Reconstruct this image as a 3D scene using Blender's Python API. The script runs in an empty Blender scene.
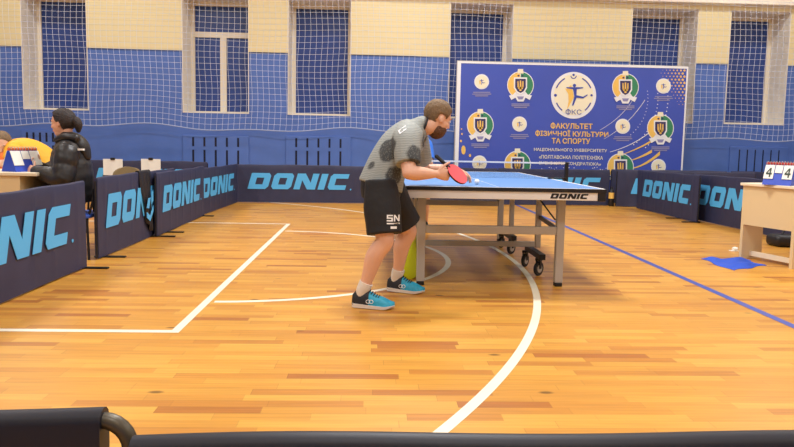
import bpy, bmesh, math, random
from mathutils import Vector, Matrix, Quaternion
from mathutils.bvhtree import BVHTree
random.seed(7)
S = bpy.context.scene
C = S.collection
PI = math.pi

# ------------------------------------------------------------------ camera
FPX, CAM_H = 640.0, 1.05
YAW, ROLL = math.radians(2.27), math.atan(0.0197)
PPY = 202.5            # image row of the lens axis (the frame is a low crop of the sensor)
PITCH = math.atan((PPY-144.5) / FPX)
_F = Vector((math.sin(YAW)*math.cos(PITCH), math.cos(YAW)*math.cos(PITCH), -math.sin(PITCH)))
_R = Vector((math.cos(YAW), -math.sin(YAW), 0))
_U = _R.cross(_F)
CR = _R*math.cos(ROLL) + _U*math.sin(ROLL)
CU = _U*math.cos(ROLL) - _R*math.sin(ROLL)
CP = Vector((0, 0, CAM_H))
cam = bpy.data.objects.new('camera', bpy.data.cameras.new('camera'))
C.objects.link(cam)
cam.matrix_world = Matrix(((CR.x, CU.x, -_F.x, 0), (CR.y, CU.y, -_F.y, 0), (CR.z, CU.z, -_F.z, CAM_H), (0, 0, 0, 1)))
cam.data.sensor_width = 36
cam.data.sensor_fit = 'HORIZONTAL'
cam.data.lens = FPX/794*36
cam.data.shift_y = (PPY-223.5)/794
cam.data.clip_start = 0.05
S.camera = cam

# ------------------------------------------------------------------ world, lamps, exposure
w = bpy.data.worlds.new('world'); S.world = w
w.use_nodes = True
w.node_tree.nodes['Background'].inputs[0].default_value = (0.05, 0.07, 0.12, 1)
w.node_tree.nodes['Background'].inputs[1].default_value = 1.0
S.view_settings.view_transform = 'Standard'
S.view_settings.look = 'None'
S.view_settings.gamma = 1
S.view_settings.use_curve_mapping = False
S.view_settings.exposure = -0.03
LAMP_W = 122
for lx in (-5.6, .7, 7.0):
    for ly in (-2.0, 2.0, 6.0, 10.2):
        l = bpy.data.lights.new('ceiling_lamp', 'AREA')
        l.shape = 'RECTANGLE'; l.size = 1.3; l.size_y = 0.6
        l.energy = LAMP_W*(2.7 if (lx, ly) == (.7, 6.0) else 1); l.color = (0.975, 0.985, 1.0)
        o = bpy.data.objects.new('ceiling_lamp', l); C.objects.link(o)
        o.location = (lx, ly, 6.1)

# ------------------------------------------------------------------ helpers
def px(x, y, Y):
    """the point at hall depth Y seen at photo pixel (x, y)"""
    d = _F + CR*((x-397)/FPX) + CU*((PPY-y)/FPX)
    return CP + d*(Y/d.y)

def lin(c):
    return tuple(((v/255)/12.92 if v/255 <= .04045 else ((v/255+.055)/1.055)**2.4) for v in c) + (1,)

def mat(name, rgb, rough=.5, metal=0, spec=.5, noise=None, bump=None, coat=0):
    """rgb in sRGB 0..255; noise=(scale, amount) mottles; bump=(scale, strength)"""
    m = bpy.data.materials.new(name); m.use_nodes = True
    nt = m.node_tree; b = nt.nodes['Principled BSDF']
    b.inputs['Base Color'].default_value = lin(rgb)
    b.inputs['Roughness'].default_value = rough
    b.inputs['Metallic'].default_value = metal
    b.inputs['Specular IOR Level'].default_value = spec
    b.inputs['Coat Weight'].default_value = coat
    tc = nt.nodes.new('ShaderNodeTexCoord')
    if noise:
        n = nt.nodes.new('ShaderNodeTexNoise'); n.inputs['Scale'].default_value = noise[0]
        n.inputs['Detail'].default_value = 4
        nt.links.new(tc.outputs['Object'], n.inputs['Vector'])
        mr = nt.nodes.new('ShaderNodeMapRange')
        mr.inputs['To Min'].default_value = 1-noise[1]; mr.inputs['To Max'].default_value = 1+noise[1]
        mr.inputs['From Min'].default_value = .3; mr.inputs['From Max'].default_value = .7
        nt.links.new(n.outputs['Fac'], mr.inputs['Value'])
        mx = nt.nodes.new('ShaderNodeVectorMath'); mx.operation = 'SCALE'
        mx.inputs[0].default_value = lin(rgb)[:3]
        nt.links.new(mr.outputs[0], mx.inputs['Scale'])
        nt.links.new(mx.outputs[0], b.inputs['Base Color'])
    if bump:
        n = nt.nodes.new('ShaderNodeTexNoise'); n.inputs['Scale'].default_value = bump[0]
        nt.links.new(tc.outputs['Object'], n.inputs['Vector'])
        bp = nt.nodes.new('ShaderNodeBump'); bp.inputs['Strength'].default_value = bump[1]
        bp.inputs['Distance'].default_value = .02
        nt.links.new(n.outputs['Fac'], bp.inputs['Height'])
        nt.links.new(bp.outputs[0], b.inputs['Normal'])
    return m

class MB:
    """collects geometry for one mesh"""
    def __init__(s): s.v = []; s.f = []; s.m = []
    def add(s, vs, fs, mi=0):
        k = len(s.v); s.v += [Vector(p) for p in vs]
        for f in fs: s.f.append([i+k for i in f]); s.m.append(mi)
        return s
    def box(s, a, b, mi=0, M=None):
        x0, y0, z0 = a; x1, y1, z1 = b
        vs = [Vector(p) for p in ((x0,y0,z0),(x1,y0,z0),(x1,y1,z0),(x0,y1,z0),(x0,y0,z1),(x1,y0,z1),(x1,y1,z1),(x0,y1,z1))]
        if M: vs = [M @ p for p in vs]
        return s.add(vs, [(0,3,2,1),(4,5,6,7),(0,1,5,4),(1,2,6,5),(2,3,7,6),(3,0,4,7)], mi)
    def bbox(s, a, b, r, mi=0, M=None):
        """box with bevelled edges"""
        bm = bmesh.new()
        bmesh.ops.create_cube(bm, size=1)
        ca = (Vector(a)+Vector(b))/2; d = Vector(b)-Vector(a)
        for v in bm.verts: v.co = Vector((v.co.x*d.x, v.co.y*d.y, v.co.z*d.z)) + ca
        bmesh.ops.bevel(bm, geom=bm.edges[:], offset=r, segments=2, affect='EDGES', profile=.5)
        bm.verts.index_update()
        vs = [(M @ v.co if M else v.co.copy()) for v in bm.verts]
        fs = [[v.index for v in f.verts] for f in bm.faces]
        bm.free()
        return s.add(vs, fs, mi)
    def bar(s, p, q, w, h, up=(0,0,1), mi=0):
        """rectangular bar from p to q, w across and h along up"""
        p = Vector(p); q = Vector(q); d = (q-p).normalized(); up = Vector(up)
        sd = d.cross(up)
        if sd.length < 1e-4: sd = d.cross(Vector((0,1,0)))
        sd.normalize(); u = sd.cross(d).normalized()
        vs = []
        for c in (p, q):
            for a, b in ((-1,-1),(1,-1),(1,1),(-1,1)): vs.append(c + sd*(a*w/2) + u*(b*h/2))
        return s.add(vs, [(0,3,2,1),(4,5,6,7),(0,1,5,4),(1,2,6,5),(2,3,7,6),(3,0,4,7)], mi)
    def loft(s, rings, closed=False, cap=True, mi=0):
        n = len(rings[0]); vs = [p for r in rings for p in r]; fs = []
        R = len(rings)
        for i in range(R if closed else R-1):
            j = (i+1) % R
            for k in range(n):
                fs.append((i*n+k, i*n+(k+1)%n, j*n+(k+1)%n, j*n+k))
        if cap and not closed:
            fs.append(tuple(range(n))[::-1]); fs.append(tuple((R-1)*n+k for k in range(n)))
        return s.add(vs, fs, mi)
    def tube(s, pts, r, seg=8, mi=0, closed=False):
        pts = [Vector(p) for p in pts]; rings = []; n = len(pts)
        rr = r if isinstance(r, (list, tuple)) else [r]*n
        ref = None
        for i, p in enumerate(pts):
            a = pts[i-1] if (i or closed) else pts[i]; b = pts[(i+1) % n] if (i < n-1 or closed) else pts[i]
            t = (b-a).normalized()
            if ref is None:
                ref = t.cross(Vector((0,0,1)))
                if ref.length < .1: ref = t.cross(Vector((0,1,0)))
            ref = (ref - t*ref.dot(t)).normalized(); u = t.cross(ref)
            rings.append([p + ref*(rr[i]*math.cos(2*PI*k/seg)) + u*(rr[i]*math.sin(2*PI*k/seg)) for k in range(seg)])
        return s.loft(rings, closed=closed, mi=mi)
    def prism(s, poly, d, M=None, mi=0):
        """polygon (x, z) extruded from y=0 to y=d"""
        n = len(poly)
        vs = [Vector((x, 0, z)) for x, z in poly] + [Vector((x, d, z)) for x, z in poly]
        if M: vs = [M @ p for p in vs]
        fs = [tuple(range(n)), tuple(range(2*n-1, n-1, -1))] + [(i, i+n, (i+1) % n + n, (i+1) % n) for i in range(n)]
        return s.add(vs, fs, mi)
    def lathe(s, prof, M, seg=20, mi=0):
        rings = [[M @ Vector((r*math.cos(2*PI*k/seg), r*math.sin(2*PI*k/seg), z)) for k in range(seg)] for r, z in prof]
        return s.loft(rings, mi=mi)
    def ell(s, c, r, M=None, n=14, mi=0):
        prof = [(max(1e-4, math.sin(PI*i/n)), -math.cos(PI*i/n)) for i in range(n+1)]
        T = Matrix.Translation(Vector(c)) @ Matrix.Diagonal((r[0], r[1], r[2], 1))
        if M: T = M @ T
        return s.lathe(prof, T, seg=2*n, mi=mi)
    def build(s, name, mats, parent=None, smooth=False, world=True):
        me = bpy.data.meshes.new(name)
        off = Vector(parent_loc(parent)) if (parent is not None and world) else Vector((0,0,0))
        me.from_pydata([p-off for p in s.v], [], s.f)
        if not isinstance(mats, (list, tuple)): mats = [mats]
        for m in mats: me.materials.append(m)
        me.polygons.foreach_set('material_index', s.m)
        bm = bmesh.new(); bm.from_mesh(me)
        bmesh.ops.recalc_face_normals(bm, faces=bm.faces[:])
        bm.to_mesh(me); bm.free()
        if smooth:
            me.polygons.foreach_set('use_smooth', [True]*len(me.polygons))
            me.set_sharp_from_angle(angle=math.radians(50))
        me.update()
        o = bpy.data.objects.new(name, me); C.objects.link(o)
        if parent is not None: o.parent = parent
        return o

def parent_loc(o):
    l = Vector((0,0,0))
    while o is not None: l = l + o.location; o = o.parent
    return l

def tag(o, label, cat, group=None):
    o['label'] = label; o['category'] = cat
    if group: o['group'] = group
    return o
def thing(name, label, cat, loc=(0,0,0), group=None):
    o = bpy.data.objects.new(name, None); C.objects.link(o); o.location = loc
    o.empty_display_size = .1
    return tag(o, label, cat, group)
def structure(o): o['kind'] = 'structure'; return o
def copy_tree(o, parent=None):
    c = o.copy(); C.objects.link(c)
    if parent is not None: c.parent = parent
    for ch in list(o.children): copy_tree(ch, c)
    return c

# ------------------------------------------------------------------ materials
M = {}
M['blue_wall'] = mat('blue_wall_paint', (84,117,190), .5, noise=(3,.06))
M['yellow_wall'] = mat('yellow_wall_siding', (236,216,150), .55)
M['plaster'] = mat('beige_plaster', (246,238,222), .7, noise=(4,.05))
M['white_frame'] = mat('white_frame_paint', (236,226,206), .45)
M['slot'] = mat('slot_dark', (14,18,44), .8)
M['glass'] = mat('night_glass', (52,76,142), .3, spec=.35)
M['cord'] = mat('net_cord', (216,222,240), .7)
M['rope'] = mat('net_rope', (168,182,216), .7)
M['ceiling'] = mat('ceiling_white', (225,220,208), .8)
M['navy'] = mat('navy_barrier_fabric', (46,50,80), .55, noise=(6,.10))
M['letter'] = mat('light_blue_print', (84,180,240), .5)
M['black_metal'] = mat('black_metal', (24,24,28), .45)
M['navy_shaded'] = mat('shaded_barrier_fabric', (17,19,34), .5, noise=(6,.10))  # navy fabric for the foreground barriers, their back-face shade put into the colour
M['tube'] = mat('bronze_grey_tube', (84,78,66), .4, metal=.5)
M['table_blue'] = mat('table_blue_top', (84,136,200), .45)
M['white'] = mat('white_paint', (238,238,236), .5)
M['black'] = mat('black_plastic', (20,20,24), .5)
M['apron'] = mat('apron_silver', (226,226,226), .4)
M['steel'] = mat('grey_leg_metal', (182,176,168), .4, metal=.1)
M['steel_dark'] = mat('dark_grey_rail', (88,84,86), .45, metal=.2)
M['rubber'] = mat('wheel_rubber', (30,30,32), .6)
M['hub'] = mat('wheel_hub', (170,166,160), .4, metal=.3)
M['skin'] = mat('skin', (224,176,150), .5, noise=(9,.05))
M['skin_woman'] = mat('skin_pale', (222,168,140), .5)
M['hair_brown'] = mat('hair_brown', (122,98,70), .7, noise=(60,.25), bump=(120,.5))
M['hair_dark'] = mat('hair_dark', (40,30,28), .6, noise=(60,.3), bump=(90,.5))
M['beard'] = mat('beard_reddish', (98,66,46), .75, noise=(80,.25), bump=(120,.5))
M['shorts'] = mat('black_shorts', (22,22,26), .7, bump=(14,.35))
M['sock'] = mat('white_sock', (228,222,214), .8)
M['shoe_blue'] = mat('cyan_shoe', (36,160,196), .5, noise=(60,.12))
M['shoe_black'] = mat('black_shoe', (24,26,34), .55)
M['sole'] = mat('white_sole', (230,226,222), .6)
M['red_rubber'] = mat('red_racket_rubber', (226,74,84), .55)
M['ball'] = mat('white_ball', (245,245,242), .4)
M['jacket'] = mat('black_jacket', (32,31,33), .42, bump=(13,.35))
M['yellow_jacket'] = mat('yellow_jersey', (240,176,40), .65, bump=(12,.4))
M['orange'] = mat('orange_jersey', (238,120,48), .65)
M['blue_shirt'] = mat('blue_jersey', (44,112,214), .65)
M['desk'] = mat('beige_desk_laminate', (222,198,152), .5, noise=(2,.03))
M['desk_edge'] = mat('desk_edge_pale', (236,222,192), .5)
M['score_blue'] = mat('scoreboard_blue', (40,72,190), .4)
M['score_red'] = mat('scoreboard_red', (206,66,60), .5)
M['card'] = mat('white_card', (238,238,230), .6)
M['digit'] = mat('digit_dark', (50,66,52), .6)
M['cloth_blue'] = mat('blue_cloth', (44,84,196), .8, bump=(18,.5))
M['seat_blue'] = mat('blue_seat', (60,100,210), .6)
M['olive'] = mat('olive_chair_back', (138,116,78), .6)
M['neon'] = mat('neon_yellow_green', (222,238,40), .6, bump=(20,.3))
M['banner'] = mat('banner_blue', (62,84,182), .5, noise=(1.2,.05))
M['gold'] = mat('banner_gold', (240,196,98), .55)
M['green'] = mat('emblem_green', (52,134,96), .55)
M['cream'] = mat('emblem_cream', (240,234,206), .55)
M['print_white'] = mat('print_white', (234,236,240), .55)
M['shield'] = mat('emblem_navy', (50,44,96), .55)
M['figure'] = mat('figure_blue', (52,72,168), .55)
M['caption'] = mat('print_faded', (140,140,184), .55)

# stripes on the yellow siding (shallow board joints)
def siding(m, rgb, pitch, depth):
    nt = m.node_tree; b = nt.nodes['Principled BSDF']
    tc = nt.nodes.new('ShaderNodeTexCoord'); sx = nt.nodes.new('ShaderNodeSeparateXYZ')
    nt.links.new(tc.outputs['Object'], sx.inputs[0])
    d = nt.nodes.new('ShaderNodeMath'); d.operation = 'DIVIDE'; d.inputs[1].default_value = pitch
    nt.links.new(sx.outputs['Z'], d.inputs[0])
    fr = nt.nodes.new('ShaderNodeMath'); fr.operation = 'FRACT'; nt.links.new(d.outputs[0], fr.inputs[0])
    cr = nt.nodes.new('ShaderNodeValToRGB'); e = cr.color_ramp.elements
    dk = tuple(v*depth for v in rgb)
    e[0].position = 0; e[0].color = lin(dk)
    e[1].position = .16; e[1].color = lin(rgb)
    nt.links.new(fr.outputs[0], cr.inputs[0])
    nt.links.new(cr.outputs[0], b.inputs['Base Color'])
siding(M['yellow_wall'], (236,221,172), .105, .93)

def floor_material():
    m = bpy.data.materials.new('parquet_floor'); m.use_nodes = True
    nt = m.node_tree; N = nt.nodes; L = nt.links; b = N['Principled BSDF']
    def math_(op, a, c=None):
        n = N.new('ShaderNodeMath'); n.operation = op
        for i, v in enumerate((a, c)):
            if v is None: continue
            if isinstance(v, (int, float)): n.inputs[i].default_value = v
            else: L.new(v, n.inputs[i])
        return n.outputs[0]
    tc = N.new('ShaderNodeTexCoord'); sx = N.new('ShaderNodeSeparateXYZ'); L.new(tc.outputs['Object'], sx.inputs[0])
    x, y = sx.outputs['X'], sx.outputs['Y']
    ys = math_('DIVIDE', y, .062); row = math_('FLOOR', ys)
    wn = N.new('ShaderNodeTexWhiteNoise'); wn.noise_dimensions = '1D'; L.new(row, wn.inputs['W'])
    ln = math_('ADD', math_('MULTIPLY', wn.outputs['Value'], .3), .34)
    xs = math_('DIVIDE', math_('ADD', x, math_('MULTIPLY', wn.outputs['Value'], 37.0)), ln); col = math_('FLOOR', xs)
    cv = N.new('ShaderNodeCombineXYZ'); L.new(row, cv.inputs[0]); L.new(col, cv.inputs[1])
    w2 = N.new('ShaderNodeTexWhiteNoise'); w2.noise_dimensions = '3D'; L.new(cv.outputs[0], w2.inputs['Vector'])
    cr = N.new('ShaderNodeValToRGB'); e = cr.color_ramp.elements
    stops = [(0, (172,106,42)), (.08, (190,126,48)), (.2, (203,142,54)), (.6, (210,151,58)), (1, (219,163,68))]
    e[0].position, e[0].color = stops[0][0], lin(stops[0][1]); e[1].position, e[1].color = 1, lin(stops[-1][1])
    for p, c in stops[1:-1]:
        q = e.new(p); q.color = lin(c)
    L.new(w2.outputs['Value'], cr.inputs[0])
    # grain: noise stretched along the boards
    mp = N.new('ShaderNodeMapping'); mp.inputs['Scale'].default_value = (1.6, 34, 1); L.new(tc.outputs['Object'], mp.inputs['Vector'])
    gn = N.new('ShaderNodeTexNoise'); gn.inputs['Scale'].default_value = 1.6; gn.inputs['Detail'].default_value = 5; L.new(mp.outputs[0], gn.inputs['Vector'])
    mr = N.new('ShaderNodeMapRange'); mr.inputs['From Min'].default_value = .25; mr.inputs['From Max'].default_value = .7
    mr.inputs['To Min'].default_value = .8; mr.inputs['To Max'].default_value = 1.06; L.new(gn.outputs['Fac'], mr.inputs['Value'])
    # broad tone drift and a few knots
    bn = N.new('ShaderNodeTexNoise'); bn.inputs['Scale'].default_value = .9; L.new(tc.outputs['Object'], bn.inputs['Vector'])
    mr2 = N.new('ShaderNodeMapRange'); mr2.inputs['To Min'].default_value = .92; mr2.inputs['To Max'].default_value = 1.08
    mr2.inputs['From Min'].default_value = .3; mr2.inputs['From Max'].default_value = .7; L.new(bn.outputs['Fac'], mr2.inputs['Value'])
    mpk = N.new('ShaderNodeMapping'); mpk.inputs['Scale'].default_value = (2.2, 4.4, 1); L.new(tc.outputs['Object'], mpk.inputs['Vector'])
    vk = N.new('ShaderNodeTexVoronoi'); vk.inputs['Scale'].default_value = .8; L.new(mpk.outputs[0], vk.inputs['Vector'])
    kn = N.new('ShaderNodeMapRange'); kn.inputs['From Min'].default_value = .03; kn.inputs['From Max'].default_value = .07
    kn.inputs['To Min'].default_value = .35; kn.inputs['To Max'].default_value = 1; L.new(vk.outputs['Distance'], kn.inputs['Value'])
    # joints
    fy = math_('FRACT', ys); jy = math_('GREATER_THAN', fy, .03)
    fx = math_('FRACT', xs); jx = math_('GREATER_THAN', fx, .006)
    j = math_('ADD', math_('MULTIPLY', math_('MULTIPLY', jy, jx), .22), .78)
    f = math_('MULTIPLY', math_('MULTIPLY', mr.outputs[0], mr2.outputs[0]), math_('MULTIPLY', j, kn.outputs[0]))
    sc = N.new('ShaderNodeVectorMath'); sc.operation = 'SCALE'; L.new(cr.outputs[0], sc.inputs[0]); L.new(f, sc.inputs['Scale'])
    L.new(sc.outputs[0], b.inputs['Base Color'])
    b.inputs['Roughness'].default_value = .36
    b.inputs['Specular IOR Level'].default_value = .5
    bp = N.new('ShaderNodeBump'); bp.inputs['Strength'].default_value = .08; bp.inputs['Distance'].default_value = .01
    L.new(gn.outputs['Fac'], bp.inputs['Height']); L.new(bp.outputs[0], b.inputs['Normal'])
    return m
M['floor'] = floor_material()
M['line_white'] = mat('court_line_white', (238,228,204), .4, noise=(8,.04))
M['line_blue'] = mat('court_line_blue', (62,82,168), .4)

# ------------------------------------------------------------------ room shell
WY = 13.0            # face of the back wall
RX0, RX1, RY0, RZ = -9.2, 10.2, -4.5, 6.4
REC = .58            # window recess depth
fl = MB()
fl.add([(RX0,RY0,0),(RX1,RY0,0),(RX1,WY+.02,0),(RX0,WY+.02,0)], [(0,1,2,3)], 0)
def strip(pts, wd, mi, z=.0012):
    pts = [Vector((p[0], p[1])) for p in pts]; n = len(pts); vs = []
    for i, p in enumerate(pts):
        t = (pts[min(i+1, n-1)] - pts[max(i-1, 0)]).normalized(); nn = Vector((-t.y, t.x))
        vs += [(p.x+nn.x*wd/2, p.y+nn.y*wd/2, z), (p.x-nn.x*wd/2, p.y-nn.y*wd/2, z)]
    fl.add(vs, [(2*i, 2*i+1, 2*i+3, 2*i+2) for i in range(n-1)], mi)
KX, KY0, KY1 = -1.07, 3.49, 8.25
strip([(RX0, KY0), (KX+.025, KY0)], .05, 1)
strip([(RX0, KY1), (KX+.025, KY1)], .05, 1)
strip([(KX, KY0+.025), (KX, KY1-.025)], .05, 1)
cy = 5.87
strip([(KX+.02+1.76*math.cos(a), cy+1.71*math.sin(a)) for a in [math.radians(-89+178*i/60) for i in range(61)]], .05, 1)
ccx, rr3 = -5.0, 6.32
strip([(ccx+rr3*math.cos(a), 5.75+rr3*math.sin(a)) for a in [math.radians(-62+124*i/120) for i in range(121)]], .05, 1)
strip([(2.50, RY0), (2.63, 12.0)], .06, 2)
floor = structure(fl.build('floor', [M['floor'], M['line_white'], M['line_blue']]))

ZB = px(410, 56, WY).z                       # blue / yellow boundary
ZTOP = RZ
SILL = .5*(px(42, 110, WY+REC).z + px(728, 126, WY+REC).z)
HEAD = px(325, 5.0, WY+REC).z
W_PX = [(22.5, 88), (182.5, 249), (288, 351), (449, 512), (629.5, 695.5), (727.5, 787.5)]
WIN = [(px(a, 60, WY).x, px(b, 60, WY).x) for a, b in W_PX]
wb = MB()
edges = [RX0] + [e for wv in WIN for e in wv] + [RX1]
TH = .75
for i in range(0, len(edges), 2):            # piers between the windows
    a, b = edges[i], edges[i+1]
    wb.box((a, WY, 0), (b, WY+TH, ZB), 0)
    wb.box((a, WY-.03, ZB), (b, WY+TH, ZTOP), 1)
for a, b in WIN:
    wb.box((a, WY, 0), (b, WY+TH, SILL), 0)
    wb.box((a, WY-.03, HEAD), (b, WY+TH, ZTOP), 1)
structure(wb.build('wall_back', [M['blue_wall'], M['yellow_wall']]))

def side_wall(name, a, b):
    m = MB(); m.box((a[0], a[1], 0), (b[0], b[1], ZB), 0); m.box((a[0], a[1], ZB), (b[0], b[1], ZTOP), 1)
    structure(m.build(name, [M['blue_wall'], M['yellow_wall']]))
side_wall('wall_left', (RX0-.2, RY0-.2), (RX0, WY+TH))
side_wall('wall_right', (RX1, RY0-.2), (RX1+.2, WY+TH))
side_wall('wall_front', (RX0, RY0-.2), (RX1, RY0))
m = MB(); m.box((RX0-.2, RY0-.2, RZ), (RX1+.2, WY+TH, RZ+.2)); structure(m.build('ceiling', M['ceiling']))
# the cornice beam above the windows
ZC = px(790, 6.5, WY-.1).z
m = MB(); m.bbox((RX0, WY-.2, ZC), (RX1, WY-.02, ZC+.35), .015); structure(m.build('trim_1', M['plaster']))

def window(n, a, b):
    y0, y1 = WY+REC, WY+REC+.07
    root = MB()
    t = .012                                   # plastered reveal
    root.box((a, WY-.028, SILL), (a+t, y1, HEAD)); root.box((b-t, WY-.028, SILL), (b, y1, HEAD))
    root.box((a, WY-.028, HEAD-t), (b, y1, HEAD)); root.box((a, WY-.005, SILL), (b, y1, SILL+t))
    o = structure(root.build('window_%d' % n, M['plaster']))
    fr = MB(); fw = .075
    fr.box((a+t, y0, SILL+t), (a+t+fw, y1, HEAD-t)); fr.box((b-t-fw, y0, SILL+t), (b-t, y1, HEAD-t))
    fr.box((a+t+fw, y0, HEAD-t-fw), (b-t-fw, y1, HEAD-t)); fr.box((a+t+fw, y0, SILL+t), (b-t-fw, y1, SILL+t+.05))
    fr.build('window_frame', M['white_frame'], o)
    pn = MB(); pn.box((a+t+.02, y0+.03, SILL+.03), (b-t-.02, y0+.045, HEAD-.05)); pn.build('pane', M['glass'], o)
    if n == 2:
        zt = px(220, 35, y0).z; xm = px(223.5, 70, y0).x
        mu = MB(); mu.box((a+t+fw, y0-.01, zt-.055), (b-t-fw, y1, zt+.055)); mu.build('transom', M['white_frame'], o)
        mu = MB(); mu.box((xm-.065, y0-.01, SILL+.05), (xm+.065, y1, zt-.055)); mu.build('mullion', M['white_frame'], o)
    return o
for i, (a, b) in enumerate(WIN): window(i+1, a, b)

# radiator covers with ventilation slots under the windows
def radiator(xs, y_top, label, ytop2, oneslot=False):
    a = px(xs[0], 142, WY).x; b = px(xs[1], 142, WY).x
    zt = px(.5*(xs[0]+xs[1]), y_top, WY).z
    r = thing('radiator_cover', label, 'radiator cover', (.5*(a+b), WY-.02, 0), 'slotted radiator covers under the windows')
    p = MB(); p.bbox((a, WY-.03, .08), (b, WY-.002, zt), .008); p.build('panel', M['blue_wall'], r)
    n = 6 if oneslot else 5
    for k in range(n):
        x = a + (b-a)*(.16 + .68*k/(n-1)); wd = .011 if oneslot else .019
        s = MB()
        if oneslot:
            s.box((x-wd, WY-.034, .3), (x+wd, WY-.029, zt-.06))
        else:
            s.box((x-wd, WY-.034, zt-.22), (x+wd, WY-.029, zt-.04))
            s.box((x-wd, WY-.034, .3), (x+wd, WY-.029, zt-.29))
        s.build('slot', M['slot'], r)
radiator((22, 60), 130.5, 'blue slotted radiator cover behind the seated woman and the scoring desk', 0)
radiator((183, 249), 135.5, 'blue slotted radiator cover under the window with a cross-shaped frame', 0)
radiator((286, 351), 136.5, 'blue slotted radiator cover right behind the crouching player, under a single-pane window', 0)
radiator((730, 788), 147, 'blue radiator cover with long narrow slots behind the right scoring desk', 0, True)

# ------------------------------------------------------------------ the safety net
def safety_net():
    r = thing('safety_net', 'white knotted safety net hanging across the whole back wall and its windows', 'net', (0, WY-.3, 0))
    X0, X1, ZL, ZU = -8.6, 9.8, px(397, 131.5, WY-.28).z, 4.1
    sp = .113; nx = int((X1-X0)/sp); nz = int((ZU-ZL)/sp)+1
    rnd = random.Random(3)
    ph = [rnd.uniform(0, 6) for _ in range(8)]
    def node(i, j):
        x = X0+i*sp; z = ZL+j*sp; lo = max(0, 1-j/9)
        z += .035*math.sin(x*1.25+ph[0])*(.3+.7*lo) + .028*math.sin(x*3.3+ph[1])*lo + .012*math.sin(x*2.1+z*3)
        xx = x + .018*math.sin(z*4+x*.7+ph[2]) + .02*math.sin(x*2.3+ph[3])*lo
        y = WY-.28 + .07*math.sin(x*.9+ph[4]) + .03*math.sin(x*2.7+z*1.4+ph[5])
        return Vector((xx, y, z))
    g = [[node(i, j) for j in range(nz)] for i in range(nx)]
    m = MB(); R = .0029
    for i in range(nx): m.tube(g[i], R, 4)
    for j in range(1, nz): m.tube([g[i][j] for i in range(nx)], R, 4)
    m.build('mesh_cords', M['cord'], r)
    h = MB(); h.tube([g[i][0] for i in range(nx)], .011, 6); h.build('hem_rope', M['rope'], r)
safety_net()

# ------------------------------------------------------------------ lettering
def letter_polys():
    SL = .31
    def sl(poly, x): return [(a+x+SL*b, b) for a, b in poly]
    out = []; x = 0
    w_, v, h, c = 1.32, .42, .29, .16
    def ring(w_, round_left):
        cl = c if round_left else .03
        return [[(0,cl),(cl,0),(v,0),(v,1),(cl,1),(0,1-cl)], [(w_-v,0),(w_-c,0),(w_,c),(w_,1-c),(w_-c,1),(w_-v,1)],
                [(v,0),(w_-v,0),(w_-v,h),(v,h)], [(v,1-h),(w_-v,1-h),(w_-v,1),(v,1)]]
    for rl in (False, True):
        out.append([sl(p, x) for p in ring(w_, rl)]); x += w_+.2
    wn = 1.45
    out.append([sl(p, x) for p in ([(0,0),(v,0),(v,1),(0,1)], [(wn-v,0),(wn,0),(wn,1),(wn-v,1)], [(v,.58),(v,1),(v+.12,1),(wn-v,.42),(wn-v,0),(wn-v-.12,0)])]); x += wn+.17
    out.append([sl([(0,0),(.44,0),(.44,1),(0,1)], x)]); x += .44+.2
    wc = 1.22
    out.append([sl(p, x) for p in ([(0,c),(c,0),(v,0),(v,1),(c,1),(0,1-c)], [(v,0),(wc,0),(wc,h),(v,h)], [(v,1-h),(wc,1-h),(wc,1),(v,1)])]); x += wc
    return out, x+SL
LETTERS, LW = letter_polys()
def letters_mesh(mb, x0, z0, width, height, y, d=.002, M4=None):
    for L in LETTERS:
        for poly in L:
            pl = [(x0+p[0]/LW*width, z0+p[1]*height) for p in poly]
            T = Matrix.Translation((0, y, 0))
            mb.prism(pl, d, (M4 @ T) if M4 else T)

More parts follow.
